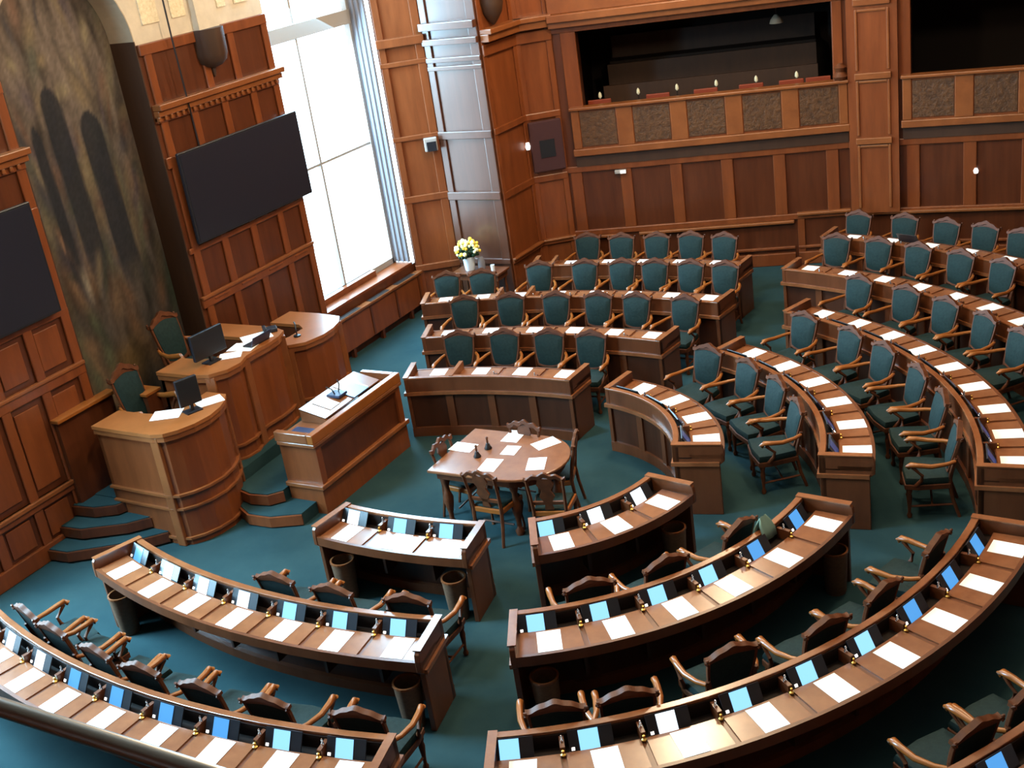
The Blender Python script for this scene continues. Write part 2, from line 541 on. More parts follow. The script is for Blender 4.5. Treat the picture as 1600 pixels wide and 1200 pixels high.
def gallery_wall(name, p, q, open0, open1, par0, par1, npan, ledge=None):
    """wall with a gallery opening over a carved parapet"""
    W, L = wallframe(p, q)
    mb = MB()
    mb.wallbox(W, 0, L, 0, 2.9, -0.25, 0)
    mb.wallbox(W, 0, open0, 2.9, 4.3, -0.25, 0)
    if open1 < L:
        mb.wallbox(W, open1, L, 2.9, 4.3, -0.25, 0)
    mb.wallbox(W, 0, L, 4.3, 9.2, -0.25, 0)
    wl = struct(mb, name, 'oak_dark')
    # room behind the opening
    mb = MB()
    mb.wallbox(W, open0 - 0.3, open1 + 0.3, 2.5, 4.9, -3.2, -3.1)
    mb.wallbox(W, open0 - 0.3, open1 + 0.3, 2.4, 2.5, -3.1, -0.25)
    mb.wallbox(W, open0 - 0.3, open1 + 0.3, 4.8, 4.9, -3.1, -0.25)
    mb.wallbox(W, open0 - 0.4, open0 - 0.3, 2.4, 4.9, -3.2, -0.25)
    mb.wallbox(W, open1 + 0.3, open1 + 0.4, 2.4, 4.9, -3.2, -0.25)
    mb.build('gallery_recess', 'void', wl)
    # lintel and jambs
    panelling(W, [(open0 - 0.26, open0, 3.0, 4.3), (open1, min(L, open1 + 0.16), 3.0, 4.3)],
              [(0, L, 4.30, 4.40, 0.05)], name='opening_trim', parent=wl)
    panelling(W, [], [(0, L, 4.40, 4.50, 0.20), (0, L, 4.50, 4.62, 0.28), (0, L, 4.62, 5.2, 0.12)], name='cornice_moulding', mat_='oak_light', parent=wl)
    # parapet
    mb = MB()
    mb.wallbox(W, par0, par1, 2.24, 3.02, 0.0, 0.10)
    mb.build('parapet', 'oak', wl)
    mb = MB()
    mb.wallbox(W, par0 - 0.02, par1 + 0.02, 3.02, 3.07, -0.05, 0.17)
    mb.wallbox(W, par0 - 0.02, par1 + 0.02, 2.24, 2.36, 0.0, 0.15)
    pw = (par1 - par0) / npan
    for i in range(npan + 1):
        a = par0 + i * pw
        wd = 0.14
        mb.wallbox(W, max(par0, a - wd), min(par1, a + wd), 2.36, 3.02, 0.0, 0.125)
    mb.build('parapet_frame', 'oak_light', wl, bevel=0.012)
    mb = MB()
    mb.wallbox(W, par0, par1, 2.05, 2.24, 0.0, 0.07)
    mb.build('parapet_soffit', 'soot', wl)  # dark strip puts the shadow beneath the parapet into colour
    for i in range(npan):
        MB().wallbox(W, par0 + i * pw + 0.15, par0 + (i + 1) * pw - 0.15, 2.40, 2.98, 0.1, 0.118).build('carved_panel', 'carving', wl)
    # tall lower panels and ledge
    stl = []
    s = 0.05
    while s < L:
        stl.append((s, min(L, s + 0.20), 0.8, 2.05))
        s += 0.86
    panelling(W, stl, [(0, L, 1.94, 2.05, 0.05), (0, L, 0.80, 0.90, 0.045)], parent=wl)
    if ledge:
        panelling(W, [], [(a, b, z - 0.05, z, 0.10) for a, b, z in ledge], name='dado_ledge', mat_='oak_light', parent=wl)
        panelling(W, [(a, a + 0.12, 0.2, z - 0.04) for a, b, z in ledge], [(a, b, 0.0, 0.22, 0.06) for a, b, z in ledge] +
                  [(a, b, 0.28, 0.33, 0.05) for a, b, z in ledge], name='dado_frame', parent=wl)
    return W, L, wl


WG, LG, wg = gallery_wall('wall_far', C3, E1, 0.41, 4.51, 0.19, 4.72, 5, [(0, 0.8, 0.80), (1.14, 3.79, 0.80), (3.84, 4.72, 0.92)])
WH, LH, wh = gallery_wall('wall_far_right', E1, E2, 0.99, 5.3, 0.86, 5.46, 5, [(0, 10.4, 0.86)])
# pier between the two galleries
mb = MB()
mb.wallbox(WH, 0.03, 0.80, 0.86, 9.2, 0.0, 0.14)
pier = struct(mb, 'trim_1', 'oak')
mb = MB()
for z in (2.02, 3.06, 4.2):
    mb.wallbox(WH, 0.14, 0.70, z, z + 0.10, 0.14, 0.19)
for z0, z1 in ((0.95, 2.0), (2.16, 3.04), (3.2, 4.14)):
    mb.wallbox(WH, 0.16, 0.20, z0, z1, 0.14, 0.165)
    mb.wallbox(WH, 0.64, 0.68, z0, z1, 0.14, 0.165)
    mb.wallbox(WH, 0.20, 0.64, z1 - 0.04, z1, 0.14, 0.165)
mb.build('band', 'oak_light', pier, bevel=0.01)
mb = MB()
x, y = WG[0][0] + WG[1][0] * 4.61, WG[0][1] + WG[1][1] * 4.61
mb.lathe(x + 0.03, y - 0.06, [(0.10, 3.07), (0.13, 3.13), (0.07, 3.2), (0.10, 3.27), (0.03, 3.33)], 10)
mb.build('scroll_finial', 'walnut', pier, smooth=40)


def wp(W, s, d, z):
    p, t_, n_ = W
    return (p[0] + t_[0] * s + n_[0] * d, p[1] + t_[1] * s + n_[1] * d, z)


# gallery furniture: benches and reading lamps seen in the dark opening
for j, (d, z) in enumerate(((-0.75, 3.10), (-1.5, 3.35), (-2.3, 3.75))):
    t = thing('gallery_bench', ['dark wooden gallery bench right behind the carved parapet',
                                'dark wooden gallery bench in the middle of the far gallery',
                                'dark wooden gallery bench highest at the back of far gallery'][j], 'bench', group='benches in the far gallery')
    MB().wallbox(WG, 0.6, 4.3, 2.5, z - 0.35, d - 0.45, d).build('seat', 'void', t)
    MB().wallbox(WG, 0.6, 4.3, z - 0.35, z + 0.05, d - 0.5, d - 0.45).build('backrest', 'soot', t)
for j in range(6):
    s = 0.64 + j * 0.66
    x, y, z = wp(WG, s, -0.45, 3.0)
    t = thing('reading_lamp', 'small glowing reading lamp in far gallery, %s from the left' % ('first second third fourth fifth sixth'.split()[j]),
              'lamp', (x, y, 2.98), 0, 'reading lamps in the far gallery')
    MB().lathe(0, 0, [(0.05, -0.48), (0.05, 0.0), (0.012, 0.02), (0.012, 0.10)], 8).build('stem', 'iron', t)
    MB().lathe(0, 0, [(0.012, 0.10), (0.032, 0.13), (0.026, 0.18), (0.008, 0.21)], 8).build('bulb', 'dim_lamp', t, smooth=60)
for j, s in enumerate((0.65, 1.65, 2.45, 3.2, 3.85, 4.28)):
    x, y, z = wp(WG, s, -0.26, 0)
    t = thing('gallery_chair', 'orange red chair back above the carved parapet, %s from left' % ('first second third fourth fifth sixth'.split()[j]),
              'chair', (x, y, 2.5), atan2(WG[1][1], WG[1][0]), 'red chairs in the far gallery')
    MB().box(-0.2, 0.2, -0.02, 0.02, 0.1, 0.60).build('backrest', 'seat_red', t, bevel=0.012)
    MB().box(-0.2, 0.2, 0.02, 0.4, 0.36, 0.42).build('seat', 'seat_red', t)
    for sx in (-0.17, 0.17):
        MB().box(sx - 0.02, sx + 0.02, 0.0, 0.04, 0, 0.36).build('leg', 'iron', t)
        MB().box(sx - 0.02, sx + 0.02, 0.35, 0.39, 0, 0.36).build('leg', 'iron', t)
x, y, z = wp(WG, 3.65, -1.2, 0)
t = thing('hanging_lamp', 'dim hanging lamp at the upper right of the dark gallery opening', 'lamp', (x, y, 3.9))
MB().tube([(0, 0, 0.1), (0, 0, 0.9)], 0.012, 6).build('cord', 'iron', t)
MB().lathe(0, 0, [(0.12, 0.0), (0.10, 0.06), (0.03, 0.14)], 12).build('shade', 'stone', t, smooth=50)

# loudspeaker grille box and small fixtures on the walls
WS, LS = wallframe(CM, C3)
WT, LT = wallframe(C2, CM)
t = thing('loudspeaker', 'dark square loudspeaker box mounted on the oak corner wall', 'speaker')
MB().wallbox(WS, 0.03, 0.59, 2.06, 2.92, 0.02, 0.12).build('cabinet', 'box', t, bevel=0.015)
MB().wallbox(WS, 0.18, 0.44, 2.30, 2.60, 0.115, 0.13).build('speaker_cone', 'black', t)
x, y, z = wp(WT, 0.93, 0.05, 2.53)
tag(MB().lathe(x, y, [(0.03, 2.48), (0.045, 2.53), (0.03, 2.6)], 10).build('signal_light', 'led', smooth=50),
    'tiny white signal light beside the loudspeaker', 'light')
x, y, z = wp(WG, 0.93, 0.05, 1.9)
t = thing('wall_light', 'small white wall light under the left end of carved parapet', 'light', (x, y, 1.9), atan2(WG[1][1], WG[1][0]))
MB().box(-0.10, 0.10, -0.05, 0.03, -0.03, 0.03).build('housing', 'white_paint', t, bevel=0.01)
MB().box(0.0, 0.09, -0.06, -0.05, -0.025, 0.025).build('lens', 'led', t)
x, y, z = wp(WH, 1.96, 0.05, 1.47)
tag(MB().lathe(x, y, [(0.03, 1.43), (0.04, 1.47), (0.02, 1.51)], 10).build('signal_light', 'led', smooth=50),
    'tiny white light on the right part of the far wall', 'light')
WC, LC = wallframe(C0, C1)
t = thing('intercom', 'small white wall box with dark face beside the grey panel', 'wall box', wp(WC, 0.62, 0.045, 2.87), atan2(WC[1][1], WC[1][0]))
MB().box(-0.11, 0.11, -0.10, 0.0, -0.10, 0.12).build('housing', 'white_paint', t, bevel=0.015)
MB().box(-0.07, 0.09, -0.11, -0.10, -0.10, 0.06).build('front_face', 'black', t)


# ------------------------------------------------------------------ painting in the niche (a generic mottled landscape)
def painting():
    nx, nz = 70, 150
    y0, y1, z0, z1 = NI - NR - 0.01, NI + NR + 0.01, 0.95, NS + NR - 0.02
    vs, cols, fs = [], [], []
    rnd = random.Random(3)
    blobs = [(rnd.uniform(y0, y1), rnd.uniform(1.2, 4.2), rnd.uniform(0.04, 0.14), rnd.uniform(0.12, 0.4),
              rnd.choice([(0.20, 0.12, 0.07), (0.045, 0.06, 0.04), (0.15, 0.09, 0.05), (0.035, 0.03, 0.05), (0.09, 0.10, 0.06), (0.12, 0.06, 0.03)]))
             for _ in range(60)]
    blobs = [(a, b, c_, d, tuple(v * 0.62 for v in e)) for a, b, c_, d, e in blobs]
    for _ in range(120):
        h_ = rnd.uniform(0.25, 1.0)
        blobs.append((rnd.uniform(y0, y1), 1.2 + 5.2 * h_, rnd.uniform(0.02, 0.09), rnd.uniform(0.06, 0.30),
                      rnd.choice([(0.20 * h_, 0.145 * h_, 0.085 * h_), (0.035, 0.033, 0.040), (0.15 * h_, 0.085 * h_, 0.060 * h_),
                                  (0.085 * h_, 0.085 * h_, 0.065 * h_), (0.060, 0.045, 0.055), (0.24 * h_, 0.19 * h_, 0.12 * h_)])))
    blobs += [(-0.62, 3.25, 0.035, 0.2, (0.38, 0.20, 0.11)), (-0.50, 2.85, 0.04, 0.22, (0.30, 0.25, 0.18)),
              (-0.2, 3.05, 0.05, 0.26, (0.22, 0.16, 0.09)), (-0.15, 1.55, 0.28, 0.3, (0.13, 0.075, 0.025))]
    arches = [(-0.62, 0.10, 2.6, 4.85), (-0.28, 0.17, 2.7, 5.25), (0.24, 0.19, 2.4, 4.85)]
    for j in range(nz + 1):
        z = z0 + (z1 - z0) * j / nz
        for i in range(nx + 1):
            y = y0 + (y1 - y0) * i / nx
            vs.append((0, y, z))
            h = (z - 1.0) / 5.0
            c = [0.018 + 0.085 * h, 0.0155 + 0.062 * h, 0.0145 + 0.048 * h]
            n_ = sin(y * 9.1 + 2.2 * sin(z * 1.3)) * sin(z * 2.7 + 1.7 * sin(y * 4.3)) + 0.7 * sin(y * 23 + z * 3) * sin(z * 7 - y * 5) + 0.6 * sin(y * 41 + 3 * sin(z * 2.1)) * sin(z * 3.1 + y * 9)
            k = 1 + 0.38 * n_
            c = [v * k for v in c]
            for by, bz, sy, sz, bc in blobs:
                yy_ = y - by + 0.25 * (z - bz) * sin(by * 7)
                e = (yy_ / sy) ** 2 + ((z - bz) / sz) ** 2
                if e < 4:
                    f = math.exp(-e) * 0.85
                    c = [a * (1 - f) + b * f for a, b in zip(c, bc)]
            for ay, aw, az0, az1 in arches:
                yy = ay + (z - az1) * -0.03
                wz = aw if z < az1 - 0.3 else aw * math.sqrt(max(0, 1 - ((z - az1 + 0.3) / 0.3) ** 2))
                if z < az1 and wz > 0:
                    f = max(0, min(1, (wz - abs(y - yy)) / 0.03)) * max(0, min(1, (z - az0) / 0.5)) * 0.92
                    c = [a * (1 - f) + b * f for a, b in zip(c, (0.012, 0.013, 0.018))]
            g_ = rnd.uniform(0.82, 1.18)
            cols.append([max(0, v * g_) for v in c] + [1])
    for j in range(nz):
        for i in range(nx):
            a = j * (nx + 1) + i
            fs.append((a, a + 1, a + nx + 2, a + nx + 1))
    keep = [f for f in fs if all(((vs[q][1] - NI) ** 2 + max(0, vs[q][2] - NS) ** 2) <= (NR + 0.03) ** 2 for q in f)]
    me = bpy.data.meshes.new('canvas')
    me.from_pydata(vs, [], keep)
    at = me.color_attributes.new('paint', 'FLOAT_COLOR', 'POINT')
    for i, c in enumerate(cols):
        at.data[i].color = c
    m = bpy.data.materials.new('painted_canvas')
    m.use_nodes = True
    b = m.node_tree.nodes['Principled BSDF']
    b.inputs['Roughness'].default_value = 0.8
    b.inputs['Specular IOR Level'].default_value = 0.2
    a_ = m.node_tree.nodes.new('ShaderNodeAttribute')
    a_.attribute_name = 'paint'
    m.node_tree.links.new(a_.outputs['Color'], b.inputs['Base Color'])
    me.materials.append(m)
    o = bpy.data.objects.new('canvas', me)
    COL.objects.link(o)
    return o


t = thing('wall_painting', 'tall arched dark painting in the niche behind the rostrum', 'painting', (-5.76, 0, 0))
cv = painting()
cv.parent = t
MB().box(-0.06, -0.012, NI - NR + 0.02, NI + NR - 0.02, 0.96, NS + 0.55).build('backing_board', 'soot', t)


# ------------------------------------------------------------------ displays on the front wall
def display(label, y0, y1, z0, z1, x):
    t = thing('wall_display', label, 'tv screen', (x, (y0 + y1) / 2, (z0 + z1) / 2), 0, 'black screens on the front wall')
    hy, hz = (y1 - y0) / 2, (z1 - z0) / 2
    MB().box(-0.05, 0.0, -hy, hy, -hz, hz).build('housing', 'black', t, bevel=0.01)
    MB().box(0.0, 0.004, -hy + 0.03, hy - 0.03, -hz + 0.03, hz - 0.03).build('screen', 'tv', t)
    MB().box(XW - x, -0.05, -0.25, 0.25, -0.2, 0.2).build('wall_bracket', 'iron', t)


display('large black wall screen beside the bright window', 1.04, 3.58, 2.84, 4.08, -5.20)
display('large black wall screen left of the painting, cut off by picture edge', -3.85, -1.41, 2.82, 4.16, -5.20)
mb = MB().tube([(-5.22, 1.47, 7.6), (-5.22, 1.46, 5.5), (-5.22, 1.49, 4.08)], 0.012, 6)
tag(mb.build('display_cable', 'iron'), 'thin dark cable hanging down the wall to the screen', 'cable')


# ------------------------------------------------------------------ desks
ZT, ZR = 0.76, 0.867
O0, OA, OB = (0.0, 0.0), (-0.55, 4.21), (-0.55, -4.21)


def desk_row(label, c, R, t0, t1, seats, fins=(), detailed=True):
    """curved bench desk: angles in degrees, t0<t1, front (rail) at radius R"""
    t = thing('curved_desk', label, 'desk', (0, 0, 0), 0, 'curved benches of the chamber')
    deg = 180 / pi
    e = 0.045 / R * deg
    n = len(seats)
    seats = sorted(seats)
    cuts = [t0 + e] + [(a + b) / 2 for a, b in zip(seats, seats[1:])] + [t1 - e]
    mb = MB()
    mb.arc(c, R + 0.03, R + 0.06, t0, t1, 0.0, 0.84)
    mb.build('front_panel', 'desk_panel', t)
    mb = MB()
    mb.arc(c, R - 0.005, R + 0.03, t0, t1, 0.0, 0.13)
    mb.arc(c, R - 0.005, R + 0.03, t0, t1, 0.66, 0.84)
    k = max(2, n)
    for i in range(k + 1):
        a = t0 + (t1 - t0) * i / k
        wd = 0.05 / R * deg
        mb.arc(c, R + 0.005, R + 0.03, max(t0, a - wd), min(t1, a + wd), 0.13, 0.66, 1)
    mb.build('front_frame', 'desk', t)
    mb = MB()
    mb.arc(c, R - 0.03, R + 0.03, t0, t1, 0.615, 0.66)
    mb.build('front_moulding', 'rail', t)
    MB().arc(c, R - 0.012, R + 0.055, t0, t1, 0.84, ZR).build('front_rail', 'rail', t, bevel=0.006)
    MB().arc(c, R + 0.06, R + 0.20, t0, t1, 0.70, 0.715).arc(c, R + 0.052, R + 0.064, t0 + e, t1 - e, 0.70, 0.838).build('trough', 'void', t)
    for a, b in zip(cuts, cuts[1:]):
        gp = 0.022 / R * deg
        MB().arc(c, R + 0.19, R + 0.52, a + gp, b - gp, 0.735, ZT).build('desk_lid', 'desk_top', t)
    MB().arc(c, R + 0.515, R + 0.55, t0, t1, 0.665, ZT + 0.004).build('apron', 'desk', t)
    MB().arc(c, R + 0.18, R + 0.53, t0, t1, 0.70, 0.748).build('lid_bed', 'desk', t)
    prof = [(0, 0), (0.50, 0), (0.50, 0.62), (0.555, 0.665), (0.555, 0.775), (0.545, 0.84), (0.52, ZR), (-0.012, ZR), (-0.012, 0.66), (0, 0.63)]
    for a, sg in ((t0, -1), (t1, 1)):
        ar = radians(a)
        u, v = (cos(ar), sin(ar)), (-sin(ar) * sg, cos(ar) * sg)
        poly = [(c[0] + u[0] * (R + r), c[1] + u[1] * (R + r), z) for r, z in prof]
        ep = MB().slab(poly, (-v[0] * 0.05, -v[1] * 0.05, 0)).build('end_panel', 'desk', t, bevel=0.006)
        q = []
        for z in (ZR, ZR + 0.012):
            for r, s in ((-0.016, 0.012), (0.53, 0.012), (0.53, -0.062), (-0.016, -0.062)):
                q.append((c[0] + u[0] * (R + r) + v[0] * s, c[1] + u[1] * (R + r) + v[1] * s, z))
        MB().hexa(q).build('end_cap', 'rail', ep)
        q = []
        for z in (0.615, 0.66):
            for r, s in ((-0.03, 0.025), (0.50, 0.025), (0.50, 0.0), (-0.03, 0.0)):
                q.append((c[0] + u[0] * (R + r) + v[0] * s, c[1] + u[1] * (R + r) + v[1] * s, z))
        MB().hexa(q).build('end_moulding', 'rail', ep)
    for a in cuts[1:-1]:
        wd = 0.018 / R * deg
        dv = MB().arc(c, R + 0.06, R + 0.20, a - wd, a + wd, 0.715, ZR - 0.045, 1).build('divider', 'desk', t)
        ar = radians(a)
        x, y = c[0] + (R + 0.215) * cos(ar), c[1] + (R + 0.215) * sin(ar)
        MB().lathe(x, y, [(0.022, ZT), (0.022, ZT + 0.012), (0.010, ZT + 0.02), (0.012, ZT + 0.045), (0.004, ZT + 0.05)], 8).build('brass_knob', 'brass', dv, smooth=50)
        x2, y2 = c[0] + (R + 0.13) * cos(ar), c[1] + (R + 0.13) * sin(ar)
        MB().lathe(x2, y2, [(0.014, ZR - 0.045), (0.014, ZR - 0.03), (0.007, ZR - 0.02), (0.010, ZR), (0.004, ZR + 0.01)], 8).build('microphone', 'chrome', dv, smooth=50)
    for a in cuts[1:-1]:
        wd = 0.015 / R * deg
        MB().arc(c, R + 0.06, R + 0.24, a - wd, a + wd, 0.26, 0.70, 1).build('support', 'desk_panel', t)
    MB().arc(c, R + 0.06, R + 0.11, t0 + e, t1 - e, 0.0, 0.10).build('foot_plinth', 'desk', t)
    for a in fins:
        wd = 0.025 / R * deg
        MB().arc(c, R, R + 0.5, a - wd, a + wd, 0.6, ZR + 0.01, 1).build('partition', 'rail', t)
    return t


def pol(c, r, a):
    return (c[0] + r * cos(radians(a)), c[1] + r * sin(radians(a)))


def lin(a, b, n):
    return [a + (b - a) * i / (n - 1) for i in range(n)]


# key: (centre, R, t0, t1, seat angles in photo order, label bits)
BANK = {'N1': 'near left bank', 'N2': 'near right bank', 'N3': 'right-hand bank', 'N4': 'far bank'}
ROW = {1: 'front', 2: 'second', 3: 'third', 4: 'fourth', 5: 'fifth'}
ORD = 'first second third fourth fifth sixth seventh eighth ninth tenth eleventh twelfth thirteenth'.split()
rows = {
    ('N1', 1): (OA, 5.92, -97.1, -80.5, [-94.2, -88.4, -83.2]),
    ('N1', 2): (OA, 7.57, -110.3, -79.1, [-107.8, -103.2, -98.8, -94.4, -90.0, -85.7, -81.2]),
    ('N1', 3): (OA, 9.15, -112.6, -77.8, [-109.2, -105.2, -101.6, -98.0, -94.3, -90.5, -86.8, -83.1, -79.6]),
    ('N2', 1): (O0, 1.70, -59.5, -9.5, [-51.5, -35.0, -18.0]),
    ('N2', 2): (O0, 3.31, -63.8, -5.8, [-58.6, -49.1, -40.0, -31.1, -21.3, -10.3]),
    ('N2', 3): (O0, 4.93, -65.0, -4.0, lin(-62.2, -7.4, 9)),
    ('N2', 4): (O0, 6.50, -65.5, -3.0, lin(-62.8, -6.0, 12)),
    ('N3', 1): (O0, 1.72, 13.3, 80.6, [71.6, 55.5, 39.3, 23.4]),
    ('N3', 2): (O0, 3.30, 8.8, 68.4, lin(63.2, 14.2, 6)),
    ('N3', 3): (O0, 4.84, 7.2, 69.6, lin(65.6, 11.0, 9)),
    ('N3', 4): (O0, 6.36, 6.0, 79.6, lin(77.4, 9.0, 14)),
    ('N3', 5): (O0, 7.93, 20.0, 80.5, lin(78.0, 24.0, 13)),
    ('N4', 1): (OB, 6.05, 87.4, 109.7, [106.2, 100.8, 95.5, 90.0]),
    ('N4', 2): (OB, 7.53, 82.9, 110.3, [108.0, 103.4, 98.5, 94.1, 89.6, 85.4]),
    ('N4', 3): (OB, 9.05, 82.3, 112.4, lin(110.5, 84.4, 8)),
    ('N4', 4): (OB, 10.56, 84.6, 103.6, [100.5, 97.1, 93.9, 90.7, 87.4]),
}
FINS = {('N4', 1): [103.5], ('N4', 3): [104.9, 101.8], ('N4', 4): [101.8]}
desc = {
    ('N1', 1): 'short front desk of near left bank, three seats, two glaring white lids',
    ('N1', 2): 'long second desk of near left bank with seven lit tablets',
    ('N1', 3): 'curved desk at lower left corner above the gallery handrail',
    ('N2', 1): 'short front desk of near right bank beside the oval table, three tablets',
    ('N2', 2): 'second desk of near right bank with six tablets',
    ('N2', 3): 'longest sweeping desk in the lower right, nine lit tablets',
    ('N2', 4): 'desk just entering at the bottom right corner',
    ('N3', 1): 'tightly curved front desk of right-hand bank with four white sheets',
    ('N3', 2): 'second curved desk of right-hand bank with six white sheets',
    ('N3', 3): 'third curved desk of right-hand bank with nine white sheets',
    ('N3', 4): 'fourth curved desk of right-hand bank starting at the green carpet aisle',
    ('N3', 5): 'rearmost curved desk of right-hand bank near the far wall',
    ('N4', 1): 'front desk of far bank with panelled front facing the oval table',
    ('N4', 2): 'second desk of far bank behind four green chairs',
    ('N4', 3): 'third desk of far bank reaching the radiator bench',
    ('N4', 4): 'rear desk of far bank in front of the far wall',
}
for k, (c, R, t0, t1, seats) in rows.items():
    desk_row(desc[k], c, R, t0, t1, seats, FINS.get(k, ()))

# papers: one sheet on every lid
me_p = MB().box(-0.149, 0.149, -0.105, 0.105, 0.0, 0.003)
proto_paper = None
PAPER_SKIP = {('N2', 4)}
SIDE = {'N1': 'from the left', 'N2': 'from the left', 'N3': 'counted from the far end', 'N4': 'from the left'}
for k, (c, R, t0, t1, seats) in rows.items():
    if k in PAPER_SKIP:
        continue
    for i, a in enumerate(seats):
        if k == ('N3', 4) and i > 7 or k == ('N3', 5) and i > 4:
            continue
        jit = random.uniform(-0.02, 0.02)
        x, y = pol(c, R + 0.36 + random.uniform(-0.006, 0.008), a)
        lab = 'white sheet on %s desk of %s, %s %s' % (ROW[k[1]], BANK[k[0]], ORD[i], SIDE[k[0]])
        gr = 'paper sheets on the member desks'
        if proto_paper is None:
            proto_paper = me_p.build('paper_sheet', 'paper')
            o = proto_paper
        else:
            o = proto_paper.copy()
            COL.objects.link(o)
        o.location = (x, y, ZT + 0.0015)
        o.rotation_euler = (0, 0, radians(a) + jit)
        tag(o, lab, 'paper', gr)
# white sheets standing in for window glare on the near left front desk
for i, a in ((0, -88.9), (1, -84.2)):
    o = proto_paper.copy()
    COL.objects.link(o)
    x, y = pol(OA, 5.92 + 0.375, a + 1.9)
    o.location = (x, y, ZT + 0.0015)
    o.rotation_euler = (0, 0, radians(a) + 0.05)
    tag(o, ['loose second sheet on the middle lid of the short near left front desk',
            'loose second sheet on the right lid of the short near left front desk'][i], 'paper', 'paper sheets on the member desks')

# tablets (voting terminals) leaning in the niches
protos = {}


def tablet(kind, loc, rz, label, group):
    if kind not in protos:
        t = thing('desk_tablet', label, 'tablet', loc, rz, group)
        # local: -x towards the front rail, +x towards the sitter; screen faces +x and up
        hb = [(-0.045, 0, 0.145), (0.045, 0, 0.0)]
        dx, dz = 0.09, -0.145
        nrm = Vector((0.145, 0, 0.09)).normalized()
        A = Vector((-0.048, 0, 0.150))
        B = Vector((0.044, 0, 0.002))

        def quad(y0, y1, f0, f1, off):
            P = lambda f: A + (B - A) * f
            return [tuple(P(f0) + nrm * off + Vector((0, y0, 0))), tuple(P(f1) + nrm * off + Vector((0, y0, 0))),
                    tuple(P(f1) + nrm * off + Vector((0, y1, 0))), tuple(P(f0) + nrm * off + Vector((0, y1, 0)))]
        MB().slab(quad(-0.17, 0.17, 0, 1, 0), tuple(nrm * 0.012)).build('tablet_body', 'black', t)
        MB().slab(quad(-0.090, 0.062, 0.05, 0.93, 0.012), tuple(nrm * 0.004)).build('screen', {'b': 'screen_blue', 'p': 'screen_pale', 'w': 'screen_white', 'd': 'screen_dim'}[kind], t)
        MB().slab(quad(-0.155, -0.13, 0.72, 0.85, 0.012), tuple(nrm * 0.006)).build('button', 'led', t)
        protos[kind] = t
        return t
    return dup(protos[kind], loc, rz, label, group)


kinds = {('N1', 1): 'wpp', ('N1', 2): 'bwwwppp', ('N1', 3): 'bwwbbbbpp', ('N2', 1): 'pww', ('N2', 2): 'ppppbb',
         ('N2', 3): 'ppwpppbbb', ('N2', 4): 'bbbbbbbbbbbb', ('N3', 1): 'dddd', ('N3', 2): 'dddddd', ('N3', 3): 'ddddddddd'}
WORDK = {'b': 'blue lit', 'p': 'pale blue lit', 'w': 'white glaring', 'd': 'dim'}
for k, ks in kinds.items():
    c, R, t0, t1, seats = rows[k]
    for i, a in enumerate(seats):
        if k == ('N2', 4) and not (4 <= i <= 7):
            continue
        aa = a - (0.08 / R * 180 / pi if k[0] != 'N3' else -0.02)
        x, y = pol(c, R + 0.125, aa)
        tablet(ks[i], (x, y, 0.722), radians(aa),
               '%s tablet in %s desk of %s, %s %s' % (WORDK[ks[i]], ROW[k[1]], BANK[k[0]], ORD[i], SIDE[k[0]]),
               'voting tablets in the desks')
x, y = pol(O0, 7.93 + 0.36, 71.4)
t = dup(protos['b'], (x, y, ZT + 0.004), radians(71.4), 'single blue lit tablet on rearmost desk of right-hand bank', 'voting tablets in the desks')

# waste baskets under the desks
proto_bin = None
bins = [(('N1', 1), 0, 1, 'tall waste basket under left end of the short near left front desk'),
        (('N1', 1), 1, 1, 'tall waste basket under right end of the short near left front desk'),
        (('N1', 2), 0, 1, 'waste basket under left end of the long near left second desk'),
        (('N1', 2), 1, 1, 'waste basket under right end of the long near left second desk'),
        (('N2', 1), 1, 1, 'brown waste basket under right end of near right front desk'),
        (('N2', 2), 1, 1, 'waste basket under right end of near right second desk'),
        (('N2', 2), 0, 1, 'waste basket under left end of near right second desk')]
for k, end, _, lab in bins:
    c, R, t0, t1, seats = rows[k]
    a = (t0 + 0.22 / R * 57.3) if end == 0 else (t1 - 0.22 / R * 57.3)
    x, y = pol(c, R + 0.44, a)
    if proto_bin is None:
        proto_bin = thing('waste_basket', lab, 'waste bin', (x, y, 0), radians(a), 'waste baskets under the desks')
        pr = [(0.095, 0.0), (0.10, 0.02), (0.125, 0.46), (0.113, 0.46), (0.09, 0.03)]
        MB().lathe(0, 0, pr, 16).build('basket', 'basket', proto_bin, smooth=50)
        MB().arc((0, 0), 0.112, 0.130, 0, 360, 0.455, 0.475, 20).build('rim', 'rail', proto_bin)
    else:
        dup(proto_bin, (x, y, 0), radians(a), lab, 'waste baskets under the desks')


# ------------------------------------------------------------------ armchairs
def shield(wt, wb, zb, zt, hump, n=9):
    """outline (x,z) of a chair back: convex bottom, flaring sides, humped top"""
    p = []
    for i in range(n):
        f = i / (n - 1)
        p.append((-wb + 2 * wb * f, zb + 0.03 * (2 * f - 1) ** 2))
    for i in range(1, n):
        f = i / n
        p.append((wb + (wt - wb) * f + 0.015 * sin(pi * f), zb + 0.03 + (zt - zb - 0.03) * f))
    m = 14
    for i in range(m + 1):
        f = i / m
        u = 1 - 2 * f
        p.append((wt * u, zt + hump * (cos(pi * u) * 0.5 + 0.5) ** 1.0))
    for i in range(n - 1, 0, -1):
        f = i / n
        p.append((-(wb + (wt - wb) * f + 0.015 * sin(pi * f)), zb + 0.03 + (zt - zb - 0.03) * f))
    return p


def lean(p, y0=-0.20, z0=0.46, k=0.26):
    return [(x, y0 - (z - z0) * k, z) for x, z in p]


